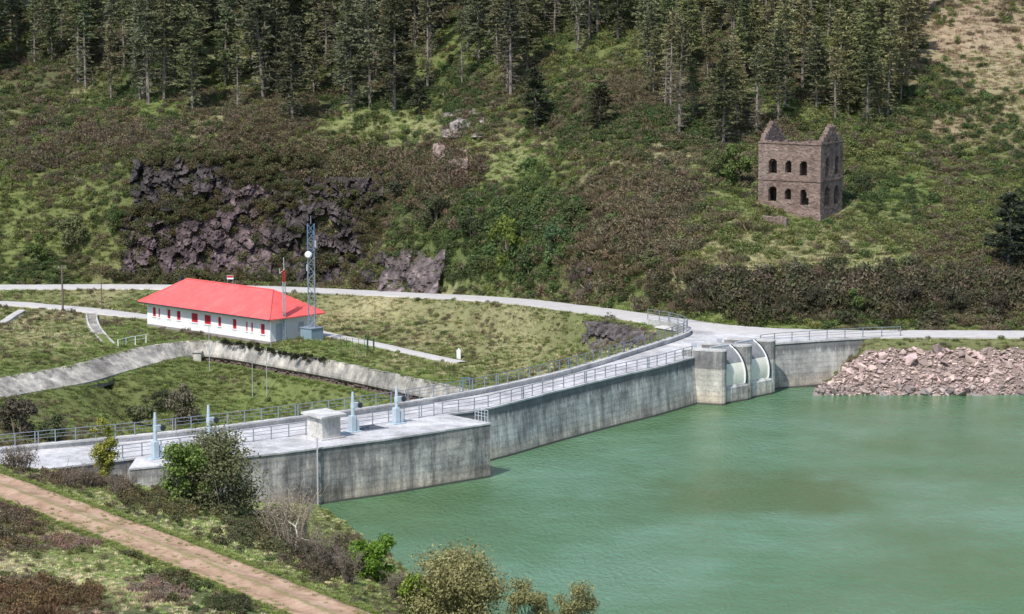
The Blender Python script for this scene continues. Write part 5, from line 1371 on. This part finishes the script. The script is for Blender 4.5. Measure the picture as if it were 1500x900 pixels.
# ------------------------------------------------------------------ trees
def pine_meshes(seed, H=17.0, full=0.42, spread=2.6, dens=1.0):
    g = np.random.RandomState(seed); t = MB()
    bend = g.randn(2) * 0.3
    pts = [(bend[0] * (k / 8) ** 2, bend[1] * (k / 8) ** 2, H * k / 8 - 0.6 * (k == 0)) for k in range(9)]
    t.tube(pts, [0.25 * (1 - 0.82 * k / 8) for k in range(9)], 6)
    V = []; A = []
    z = H * 0.10
    while z < H - 0.2:
        f = z / H; live = f > full * (0.7 + 0.5 * g.rand())
        L0 = spread * (np.clip((1.03 - f) / 0.6, 0.10, 1) ** 0.7) * (1.0 if live else 0.6)
        for b_ in range(g.randint(4, 7)):
            an = g.rand() * 6.283; L = L0 * (0.55 + 0.6 * g.rand()); rise = (-0.05 + 0.35 * f) * L if live else -0.12 * L
            cx, cy = bend * f ** 2
            tip = np.array([cx + math.cos(an) * L, cy + math.sin(an) * L, z + rise]); st_ = np.array([cx, cy, z])
            t.tube([st_, st_ * .5 + tip * .5 + np.array([0, 0, 0.05 * L]), tip], [0.04, 0.028, 0.012], 3, cap=False)
            if not live:
                for q in range(3):
                    c = st_ * .3 + tip * .7; t.tube([c, c + g.randn(3) * np.array([.4, .4, .18])], [0.016, 0.006], 3, cap=False)
            m_ = int((4 + 5.5 * L) * dens * (1 if live else 0.25))
            u = 0.25 + 0.8 * g.rand(m_, 1); c = st_ * (1 - u) + tip * u + g.randn(m_, 3) * np.array([.26, .26, .07])
            d = np.array([math.cos(an), math.sin(an), .12]) + g.randn(m_, 3) * np.array([.8, .8, .35]); d /= np.linalg.norm(d, axis=1)[:, None]
            sd = np.cross(d, np.array([0, 0, 1.0]) + g.randn(m_, 3) * .5); sd /= np.linalg.norm(sd, axis=1)[:, None]
            ln = (0.42 + 0.35 * g.rand(m_, 1)); wd = 0.13 + 0.10 * g.rand(m_, 1)
            V.append(np.stack([c - d * .1 + sd * wd, c - d * .1 - sd * wd, c + d * ln], 1).reshape(-1, 3)); a_ = np.repeat(0.6 + 0.8 * g.rand(m_), 3); A.append(a_)
            sd2 = np.cross(d, sd)
            V.append(np.stack([c + sd2 * wd * .8, c - sd2 * wd * .8, c + d * ln * .8 + g.randn(m_, 3) * .1], 1).reshape(-1, 3)); A.append(a_)
        z += 0.40 + 0.28 * g.rand()
    return t.mesh('trunk', M['bark']), tri_mesh('crown', np.concatenate(V), np.concatenate(A), M['leaf_obj'])
pines = [pine_meshes(200 + k, 16.5 + (k % 3), 0.26 + 0.09 * (k % 3), 2.15 + 0.3 * (k % 4), 1.05) for k in range(8)] + [pine_meshes(220 + k, 15.0, 0.5 + 0.1 * k, 1.9 + 0.4 * k, 0.6) for k in range(3)]
small_pines = [pine_meshes(300 + k, 9.0, 0.16, 2.3, 1.3) for k in range(4)]
rg = random.Random(77)
def place_tree(name, parts, loc, s, rzz, col, label, group=None, cat='tree', sz=None):
    r = empty(name, loc, label, cat, group, rzz); r.scale = (s, s, s if sz is None else sz)
    a = link('trunk', parts[0], r); b_ = link('crown', parts[1], r); b_.color = (*[min(.6, q * 1.45) for q in col], 1)
    return r
def pine_col():
    k = rg.uniform(0.8, 1.3); c = rg.choice(((0.105, 0.115, 0.060), (0.125, 0.122, 0.072), (0.088, 0.105, 0.058), (0.140, 0.125, 0.080), (0.110, 0.116, 0.078)))
    return tuple(q * k for q in c)
placed = []
def pine_label(px, py, low, right):
    row = 'front row' if py > low - 35 else ('middle rows' if py > 35 else 'rear rows')
    if right:
        return 'grey-green pine in the %s of the wood %s' % (row, 'left of the ruin' if px < 1100 else ('straight behind the ruin' if px < 1245 else 'right of the ruin'))
    return 'tall dark pine in the %s of the plantation %s' % (row, 'at the far left' if px < 160 else ('above the rock cliff' if px < 560 else ('above the grey boulders' if px < 760 else 'above the clearing')))
def far_enough(p, dmin): return all((p[0] - q[0]) ** 2 + (p[1] - q[1]) ** 2 > dmin * dmin for q in placed)
FOREST_LOW = [(-60, 140), (40, 138), (120, 155), (200, 162), (290, 155), (380, 150), (430, 175), (500, 162), (580, 165), (650, 145), (750, 150), (830, 105), (900, 75), (950, 120), (985, 200), (1050, 215), (1110, 195), (1200, 185), (1250, 198), (1300, 190), (1340, 140), (1360, 60), (1380, 0)]
fx_, fy_ = [q[0] for q in FOREST_LOW], [q[1] for q in FOREST_LOW]
for stand, want, ya_, yb_, dm in (('left', 186, 370, 470, 2.1), ('right', 112, 318, 400, 2.0)):
    tries = 0; got = 0
    while got < want and tries < 40000:
        tries += 1
        y = math.sqrt(rg.uniform(ya_ ** 2, yb_ ** 2)); x = rg.uniform(-1, 1) * y * 0.1875 * 1.08; z = float(hz(x, y)); px, py = proj(x, y, z)
        low = np.interp(px, fx_, fy_); right = px > 940
        if right != (stand == 'right') or py > low + rg.gauss(0, 6) or py < -20 or px > 1345 + (60 - py) * 0.2: continue
        if not far_enough((x, y), dm): continue
        placed.append((x, y)); got += 1
        s = rg.uniform(0.62, 1.15) if not right else rg.uniform(0.45, 0.85)
        place_tree('pine_tree', pines[rg.randrange(11)], (x, y, z - 0.2), s, rg.uniform(0, 6.3), tuple(np.array(pine_col()) * ((1.30, 1.30, 1.08) if right else (1.08, 1.10, 1.0))),
                   pine_label(px, py, low, right), 'pines behind the ruin' if right else 'pines of the upper plantation', sz=s * rg.uniform(0.85, 1.18)).rotation_euler = (rg.gauss(0, 0.025), rg.gauss(0, 0.025), rg.uniform(0, 6.3))
PICK = [  # px, py of foot, scale, mesh list, colour, label
    (748, 143, 1.0, 'p', (0.065, 0.07, 0.045), 'straight bare-trunked pine standing forward of the wood above mid slope'), (578, 165, 1.05, 'p', (0.07, 0.075, 0.04), 'tall pine at the front edge of the plantation with a straight dark trunk'),
    (428, 178, 0.95, 'p', (0.085, 0.085, 0.05), 'lone tall pine stepping out below the left plantation'), (905, 62, 0.8, 'p', (0.07, 0.08, 0.04), 'pair-trunk pine at the head of the clearing'), (995, 200, 1.0, 'p', (0.10, 0.095, 0.05), 'brownish pine at the left edge of the ruin wood'),
    (785, 190, 0.95, 's', (0.045, 0.055, 0.03), 'dark low bushy pine right of the grey boulders'), (878, 192, 0.75, 's', (0.055, 0.05, 0.03), 'small dark pine alone in the clearing mid slope'),
    (1478, 392, 0.95, 's', (0.035, 0.045, 0.028), 'dark dense pine at the right edge above the road'), (1500, 378, 0.85, 's', (0.035, 0.048, 0.03), 'dark pine cut by the right edge of the picture'),
    (615, 170, 0.6, 's', (0.05, 0.055, 0.035), 'small dark pine beside the dark hollow below the plantation'),
    (1060, 215, 0.8, 'p', (0.095, 0.10, 0.05), 'pale olive pine just left of the ruin'), (1140, 180, 0.7, 'p', (0.075, 0.085, 0.045), 'slim pine rising straight behind the ruin'), (1270, 185, 0.65, 'p', (0.09, 0.10, 0.05), 'short pine right behind the ruin gable')]
for px, py, s, kd, col, lb in PICK:
    g_ = ground_at(px, py); placed.append((g_.x, g_.y))
    place_tree('pine_tree', rg.choice(pines if kd == 'p' else small_pines), (g_.x, g_.y, g_.z - 0.2), s, rg.uniform(0, 6.3), col, lb)

def broad_meshes(seed, H, R_, n, size, base=0.15, lean=0.0, trunk_r=0.12, lobes_n=9, stems=1, up=0.2, narrow=1.0, matb=None, shell=0.35):
    g = np.random.RandomState(seed); t = MB(); lobes = []
    for k in range(lobes_n):
        an = g.rand() * 6.283; rr_ = R_ * math.sqrt(g.rand()) * 0.72 * narrow; zz = H * (base + (0.92 - base) * g.rand())
        fall = math.sqrt(max(0.15, 1 - ((zz / H - 0.45) / 0.62) ** 2))
        lr = R_ * g.uniform(0.26, 0.46)
        lobes.append(((rr_ * fall * math.cos(an), rr_ * fall * math.sin(an), zz), (lr * narrow ** .5, lr * narrow ** .5, lr * g.uniform(.7, 1.0))))
    for s in range(stems):
        sx, sy_ = (g.randn(2) * R_ * 0.12 if stems > 1 else (0, 0))
        t.tube([(sx, sy_, -0.3), (sx * 1.2, sy_ * 1.2, H * 0.25), (sx * 1.4 + g.randn() * .1, sy_ * 1.4, H * 0.55)], [trunk_r, trunk_r * .75, trunk_r * .4], 6)
    for c, r in lobes:
        c = np.array(c); st_ = np.array([c[0] * .1, c[1] * .1, min(c[2] * .5, H * .45)])
        t.tube([st_, (st_ + c) / 2 + g.randn(3) * .12, c], [trunk_r * .5, trunk_r * .3, trunk_r * .12], 4, cap=False)
        for q in range(4):
            e = c + g.randn(3) * np.array(r) * .75; t.tube([c, e], [trunk_r * .14, 0.008], 3, cap=False)
    v, at = leaf_cloud(g, n, lobes, size, flat=0.4, up=up, shell=shell); v[:, 2] = np.maximum(v[:, 2], 0.02)
    return t.mesh('trunk', matb or M['twig']), tri_mesh('crown', v, at, M['leaf_obj'])
# hillside broadleaf trees and large bushes, individually placed
bl_src = [broad_meshes(400 + k, 4.2, 2.2, 2600, 0.24, 0.1, stems=2, lobes_n=12) for k in range(4)]
HB = [(742, 398, 1.15, (0.105, 0.135, 0.030), 'bright yellow-green young tree near the road in mid slope', 1.5), (1080, 272, 1.05, (0.085, 0.115, 0.035), 'bushy green tree standing left of the ruin', 1.1), (1052, 262, 0.8, (0.085, 0.105, 0.04), 'smaller pale green tree left of the bushy one by the ruin', 1.1),
      (872, 150, 0.95, (0.105, 0.135, 0.05), 'light green round bush high in the clearing', 1), (105, 365, 1.15, (0.105, 0.115, 0.05), 'large olive bare-looking bush left of the cliff', 1), (55, 385, 0.9, (0.075, 0.105, 0.03), 'dark green round bush at the far left above the road', 1),
      (170, 340, 0.9, (0.065, 0.095, 0.03), 'green bush at the left foot of the cliff top', 1), (690, 350, 1.0, (0.05, 0.065, 0.03), 'dark green thicket bush above the roadside outcrop', 1), (815, 380, 1.0, (0.06, 0.10, 0.045), 'blue-green bush right of the yellow-green tree', 1.0),
      (775, 400, 0.8, (0.06, 0.08, 0.035), 'dark bush at the foot of mid slope beside the road', 1), (640, 330, 1.0, (0.06, 0.07, 0.035), 'dark olive bush on the slope right of the cliff', 1), (590, 290, 1.0, (0.045, 0.05, 0.03), 'blackish bush above the right end of the cliff', 0.8),
      (1265, 285, 0.6, (0.045, 0.06, 0.028), 'dark bush hugging the right wall of the ruin', 1), (1255, 460, 0.65, (0.085, 0.115, 0.035), 'lighter green bush in the dark roadside thicket', 1), (1330, 455, 0.8, (0.055, 0.05, 0.035), 'brown-grey roadside bush right of the lighter green one', .9),
      (1110, 455, 0.75, (0.055, 0.05, 0.03), 'dark brown roadside bush above the spillway', .9), (1190, 458, 0.75, (0.05, 0.048, 0.03), 'dark roadside bush above the right railing', .9), (1400, 460, 0.7, (0.05, 0.05, 0.03), 'dark roadside bush above the stone bank', .9),
      (1460, 462, 0.7, (0.06, 0.05, 0.035), 'brownish roadside bush at far right under the dark pine', .9), (960, 400, 0.8, (0.095, 0.105, 0.045), 'olive bush in the brown heather above the junction', .8), (840, 330, 0.9, (0.06, 0.08, 0.03), 'dark green bush at the left edge of the heather', .8),
      (400, 285, 0.8, (0.07, 0.08, 0.035), 'olive shrub growing on top of the cliff', .8), (280, 300, 0.8, (0.085, 0.085, 0.04), 'brownish shrub growing on a ledge of the cliff', .7), (430, 305, 0.9, (0.085, 0.085, 0.055), 'grey-green shrub hanging on the middle of the cliff', .8)]
for i, (px, py, s, col, lb, vs_) in enumerate(HB):
    g_ = ground_at(px, py); place_tree('bush' if vs_ <= 1.0 else 'young_tree', bl_src[i % 4], (g_.x, g_.y, g_.z - 0.15), s, rg.uniform(0, 6.3), col, lb, cat='bush' if vs_ <= 1.0 else 'tree', sz=s * vs_)
# valley shrubs below the dam
for i, (px, py, s, col, lb, vs_) in enumerate(((30, 640, 1.0, (0.08, 0.07, 0.05), 'brownish bare thicket behind the railing at the far left', .9), (75, 650, 0.8, (0.07, 0.085, 0.04), 'low green bush behind the railing at far left', .8), (265, 622, 0.95, (0.115, 0.105, 0.07), 'grey-brown willow bush behind the dam above the parapet', 1.0),
                                               (205, 625, 0.8, (0.095, 0.105, 0.05), 'olive bush behind the parapet left of the willow', .9), (235, 600, 0.55, (0.05, 0.06, 0.03), 'small dark bush on the grass behind the willow', .9))):
    g_ = ground_at(px, py, 240); place_tree('bush', bl_src[i % 4], (g_.x, g_.y, g_.z - 0.1), s * 1.1, rg.uniform(0, 6.3), col, lb, cat='bush', sz=s * vs_ * 1.15)

# near bank shrubs
def near(px_foot, py_foot, name, meshes, col, label, cat='bush', s=1.0, sz=None, rzz=0.0, z=None):
    g_ = ground_at(px_foot, py_foot)
    return place_tree(name, meshes, (g_.x, g_.y, g_.z - 0.1), s, rzz, col, label, cat=cat, sz=sz)
near(318, 752, 'big_bush', broad_meshes(501, 5.9, 4.0, 15000, 0.18, 0.03, stems=6, lobes_n=60, trunk_r=0.1, shell=0.2), (0.112, 0.118, 0.055), 'big dark olive bush hiding the left end of the platform')
near(272, 744, 'leafy_shrub', broad_meshes(502, 5.0, 2.1, 6500, 0.18, 0.05, stems=4, lobes_n=30, trunk_r=0.05), (0.115, 0.165, 0.040), 'light green leafy shrub growing up the left side of the big bush')
near(152, 702, 'yellow_tree', broad_meshes(503, 5.0, 1.3, 4200, 0.15, 0.10, stems=3, lobes_n=34, trunk_r=0.05, narrow=0.9, shell=0.1), (0.22, 0.22, 0.045), 'slim yellow-green young tree at the left end of the dam', 'tree')
near(548, 852, 'green_bush', broad_meshes(504, 3.6, 1.75, 8500, 0.17, 0.05, stems=3, lobes_n=16, trunk_r=0.06), (0.095, 0.165, 0.022), 'bright green rounded bush on the near shore')
near(612, 898, 'green_bush', broad_meshes(505, 2.6, 1.4, 4500, 0.16, 0.05, stems=3, lobes_n=12, trunk_r=0.05), (0.140, 0.195, 0.030), 'small yellow-green bush beside the willow at the bottom')
near(668, 912, 'willow_bush', broad_meshes(506, 4.5, 3.6, 19000, 0.15, 0.03, stems=7, lobes_n=60, trunk_r=0.05, shell=0.2), (0.205, 0.195, 0.085), 'wide pale olive willow bush on the near shore')
for px, py, s, lb, sd in ((838, 925, 0.95, 'pale willow top showing at the bottom edge right of the wide willow', 507), (1165, 955, 0.85, 'yellow-green bush top at the bottom edge on the right', 508), (1016, 950, 0.45, 'tiny green bush tip at the bottom edge in the middle', 509), (770, 925, 0.85, 'low pale willow at the bottom edge next to the wide willow', 510)):
    q_ = P(px, py, 1.0)
    place_tree('willow_bush', broad_meshes(sd, 4.0, 2.2, 5500, 0.14, 0.05, stems=3, lobes_n=14, trunk_r=0.05), (q_.x, q_.y, float(hz(q_.x, q_.y)) - 0.1), s, 0.5, (0.16, 0.20, 0.05) if sd in (508, 509) else (0.20, 0.195, 0.085), lb, cat='bush')
# bare shrubs: branching twigs
def bare_meshes(seed, H, R_, stems=26, mat=None, leaves=500):
    g = np.random.RandomState(seed); t = MB()
    V = []; A = []
    for s in range(stems):
        an = g.rand() * 6.283; b0 = np.array([math.cos(an), math.sin(an), 0]) * R_ * 0.35 * g.rand(); tip = np.array([math.cos(an) * R_ * (0.3 + 0.7 * g.rand()), math.sin(an) * R_ * (0.3 + .7 * g.rand()), H * (0.5 + 0.5 * g.rand())])
        mid = b0 * .5 + tip * .5 + np.array([0, 0, .15 * H]); t.tube([b0 - np.array([0, 0, .2]), mid, tip], [0.04, 0.025, 0.008], 4, cap=False)
        for k in range(9):
            u = 0.25 + 0.75 * g.rand(); c = (b0 * (1 - u) + tip * u) + np.array([0, 0, .3 * H * u * (1 - u)]); e = c + (g.randn(3) * .35 + np.array([0, 0, .35])) * R_ * .35
            t.tube([c, e], [0.016, 0.005], 3, cap=False)
            for j in range(3):
                e2 = c * .4 + e * .6 + (g.randn(3) * .25 + np.array([0, 0, .1])) * R_ * .3; t.tube([c * .4 + e * .6, e2], [0.009, 0.004], 3, cap=False)
    v, at = leaf_cloud(g, leaves, [((0, 0, H * .5), (R_ * .9, R_ * .9, H * .5))], 0.10, flat=.35, shell=.1)
    return t.mesh('trunk', mat or M['twig']), tri_mesh('crown', v, at, M['leaf_obj'])
near(432, 800, 'bare_shrub', bare_meshes(601, 4.4, 2.4, 34, plain('pale_twig', (0.33, 0.28, 0.22), 0.9, 0, .2, 3), 1500), (0.26, 0.225, 0.15), 'pale leafless shrub in front of the platform wall')
near(405, 790, 'bare_shrub', bare_meshes(602, 3.4, 1.9, 28, plain('buff_twig', (0.28, 0.235, 0.18), 0.9, 0, .2, 3), 1000), (0.20, 0.18, 0.11), 'buff twiggy shrub between the big bush and the platform wall')
near(478, 838, 'bare_shrub', bare_meshes(603, 2.6, 1.7, 30, None, 1100), (0.085, 0.075, 0.05), 'dark brown twiggy scrub left of the bright green bush')
near(445, 820, 'bare_shrub', bare_meshes(604, 2.2, 1.6, 28, None, 900), (0.085, 0.072, 0.048), 'dark brown twiggy scrub under the pale leafless shrub')
near(510, 855, 'bare_shrub', bare_meshes(605, 2.4, 1.3, 24, None, 700), (0.11, 0.085, 0.065), 'reddish brown scrub at the foot of the bright green bush')
near(180, 728, 'bare_shrub', bare_meshes(606, 1.8, 1.6, 24, None, 700), (0.12, 0.09, 0.06), 'low brown scrub below the slim yellow tree')
near(120, 712, 'bare_shrub', bare_meshes(607, 1.6, 1.6, 24, None, 700), (0.15, 0.11, 0.08), 'low reddish brown scrub left of the slim yellow tree')
near(25, 690, 'bare_shrub', bare_meshes(608, 1.9, 2.2, 30, None, 1200), (0.08, 0.065, 0.04), 'dark brown scrub at the left edge above the track')
near(580, 880, 'bare_shrub', bare_meshes(609, 2.0, 1.4, 24, None, 800), (0.11, 0.10, 0.06), 'brown scrub between the bright green bush and the yellow-green bush')
# bleached dead branch
g_ = ground_at(440, 803); db = empty('dead_branch', (g_.x, g_.y - 0.9, g_.z), 'bleached white dead branch sticking out of the pale shrub', 'branch')
m = MB(); m.tube([(-0.3, 0, 0.2), (-0.1, -0.1, 1.0), (-0.25, 0, 1.7), (0.0, 0, 2.3)], [0.07, 0.06, 0.045, 0.02], 6); m.build('limb', M['deadwood'], db)
m = MB(); m.tube([(-0.1, -0.1, 1.0), (0.5, -0.2, 0.8), (1.1, -0.2, 0.75)], [0.06, 0.045, 0.02], 6); m.tube([(-0.25, 0, 1.7), (-0.8, 0.1, 2.1)], [0.035, 0.012], 5); m.build('side_limb', M['deadwood'], db)

# dense near-track scrub patches join the ground cover
def patch(cx, cy, rx, ry, n, kind, col, s, szz=None):
    px = cx + rs.randn(n) * rx * .5; py = cy + rs.randn(n) * ry * .5
    g3 = np.array([tuple(ground_at(a, b_)) for a, b_ in zip(px, py)])
    k = allowed(g3[:, 0], g3[:, 1], g3[:, 2], 0.6); g3 = g3[k]; n = len(g3)
    put(kind, g3[:, 0], g3[:, 1], g3[:, 2], colvar(np.array(col), n, .35, .15), s * (0.6 + 0.7 * rs.rand(n)), None if szz is None else szz * (0.6 + .7 * rs.rand(n)))
patch(30, 765, 50, 40, 90, 'heather', (0.17, 0.13, 0.08), 0.6); patch(60, 880, 80, 24, 130, 'heather', (0.17, 0.115, 0.06), 0.65); patch(220, 812, 45, 14, 45, 'gorse', (0.11, 0.115, 0.05), 0.5)
patch(290, 850, 55, 22, 80, 'gorse', (0.11, 0.115, 0.05), 0.5); patch(235, 868, 45, 18, 70, 'heather', (0.27, 0.20, 0.15), 0.42); patch(110, 798, 60, 10, 60, 'heather', (0.30, 0.215, 0.155), 0.4); patch(345, 888, 45, 12, 50, 'gorse', (0.10, 0.105, 0.05), 0.45)
patch(265, 738, 90, 18, 170, 'gorse', (0.14, 0.13, 0.06), 0.6); patch(120, 706, 100, 12, 120, 'heather', (0.19, 0.145, 0.095), 0.5); patch(385, 782, 60, 26, 120, 'gorse', (0.12, 0.12, 0.06), 0.6); patch(470, 830, 45, 22, 90, 'heather', (0.13, 0.105, 0.07), 0.65)
patch(30, 668, 45, 12, 50, 'gorse', (0.12, 0.10, 0.05), 0.7)
# dark roadside thicket right of the junction, scrub among the cliff ledges
patch(1280, 438, 300, 30, 420, 'gorse', (0.095, 0.092, 0.05), 1.35); patch(1280, 432, 300, 30, 330, 'heather', (0.15, 0.122, 0.082), 1.4); patch(1110, 446, 90, 26, 110, 'gorse', (0.085, 0.085, 0.045), 1.2)
patch(930, 340, 110, 90, 420, 'heather', (0.195, 0.160, 0.100), 1.2); patch(620, 265, 90, 50, 260, 'heather', (0.185, 0.150, 0.095), 1.25); patch(500, 240, 80, 30, 200, 'heather', (0.20, 0.17, 0.10), 1.1)
patch(60, 215, 120, 50, 260, 'heather', (0.18, 0.148, 0.098), 1.15); patch(220, 205, 130, 30, 200, 'heather', (0.19, 0.155, 0.10), 1.1); patch(770, 345, 90, 65, 190, 'gorse', (0.105, 0.150, 0.055), 1.25)
for cx, cy, rx, ry, n in ((270, 302, 60, 14, 80), (425, 285, 40, 20, 40), (330, 232, 150, 12, 130), (505, 290, 40, 20, 35), (210, 330, 25, 30, 50), (300, 405, 140, 8, 110), (470, 385, 40, 14, 50), (370, 255, 40, 16, 60), (545, 340, 25, 40, 60), (340, 330, 140, 50, 30)):
    x_ = cx + rs.randn(n) * rx * .6; y_ = cy + rs.randn(n) * ry * .6
    g3 = np.array([tuple(ground_at(a, b_, 300)) for a, b_ in zip(x_, y_)]); oy = rs.uniform(0.8, 2.2, n)
    put('gorse' if n % 20 else 'heather', g3[:, 0], g3[:, 1] - oy, g3[:, 2] - 0.25, colvar(np.array((0.12, 0.115, 0.055)), n, .4, .2), 0.6 + 0.6 * rs.rand(n))
# grass creeping over the edges and the middle of the track
for kk in range(5200):
    i = rs.randint(0, len(tl)); e = rs.rand()
    if e < 0.2: o_ = rs.randn() * 0.22
    else: o_ = (1 if e < 0.6 else -1) * (2.2 - abs(rs.randn()) * 0.28 + 0.25 * rs.rand())
    if e < 0.2 and vnoise(i * 0.11, 2.0) < 0.45: continue
    put('grass', np.array([tl[i, 0] + n2[i, 0] * o_ + rs.randn() * .3]), np.array([tl[i, 1] + n2[i, 1] * o_ + rs.randn() * .3]), np.array([tl[i, 2] + 0.0]), colvar(ALB[3] * np.array((1.1, 1, 1)), 1, .3, .1), np.array([0.2 + 0.18 * rs.rand()]), np.array([0.14 + 0.14 * rs.rand()]))
def even_cover(n, y0, y1, kinds, size):
    rows_ = 40; px = rs.uniform(-40, 1540, (rows_, n // rows_)); py = rs.uniform(y0, y1, px.shape)
    g3 = ground_many(px, py, 284.0, 470.0, 0.5).reshape(-1, 3)
    g3 = g3[allowed(g3[:, 0], g3[:, 1], g3[:, 2]) & ~inside(g3[:, 0], g3[:, 1], flat_poly) & (g3[:, 1] > 285)]
    z = hz(g3[:, 0], g3[:, 1]); Wt = cover(g3[:, 0], g3[:, 1], z)
    t = (np.cumsum(Wt, -1) < rs.rand(len(z))[:, None]).sum(-1)
    for ti in range(6):
        k = t == ti; m_ = int(k.sum())
        if ti in (0, 1): kd = 'gorse' if ti == 0 else 'heather'; s1 = size * 1.5 * (0.5 + 0.7 * rs.rand(m_)); s2 = s1 * 0.75
        else: kd = 'grass'; s1 = size * (0.6 + 0.8 * rs.rand(m_)); s2 = size * (0.4 + 0.6 * rs.rand(m_))
        put(kd, g3[k, 0], g3[k, 1], z[k], colvar(ALB[ti], m_, .35, .12), s1, s2)
even_cover(13000, 130, 480, None, 0.66)
# trailing plants over the top of the canal wall
for i in range(0, len(canal_top)):
    if 325 < cpx[i] < 480:
        n = 3; x = canal_top[i, 0] + rs.randn(n) * .3 - cn[i, 0] * 0.2; y = canal_top[i, 1] + rs.randn(n) * .3 - cn[i, 1] * 0.2
        put('gorse', x, y, np.full(n, -2.95) + rs.randn(n) * .15, colvar(np.array((0.028, 0.03, 0.016)), n, .3, .1), 0.3 + 0.25 * rs.rand(n))
for i in range(len(canal_top)):
    for off_, zz, cc, nn_ in ((0.75, -2.85, ALB[3], 5), (-3.0 if cpx[i] < 260 else -1.4, -4.7 if cpx[i] < 260 else -5.3, ALB[3], 5), (0.3, -2.85, ALB[2], 2)):
        x = canal_top[i, 0] + cn[i, 0] * off_ + rs.randn(nn_) * .35; y = canal_top[i, 1] + cn[i, 1] * off_ + rs.randn(nn_) * .35
        put('grass', x, y, np.full(nn_, zz), colvar(cc, nn_, .3, .12), 0.4 + 0.3 * rs.rand(nn_), 0.3 + 0.3 * rs.rand(nn_))
for kind, nm in (('gorse', 'gorse_scrub'), ('heather', 'heather_scrub'), ('grass', 'hill_grass')):
    a = acc[kind]
    gn_scatter(nm, kind + '_sources', np.concatenate(a[0]), np.concatenate(a[1]), np.concatenate(a[2]), np.concatenate(a[3]),
               {'gorse': 'dark and olive green gorse scrub covering the hillside', 'heather': 'brown heather covering the hillside', 'grass': 'tufted green and straw coloured grass over the slopes'}[kind], {'gorse': 'scrub', 'heather': 'heather', 'grass': 'grass'}[kind])
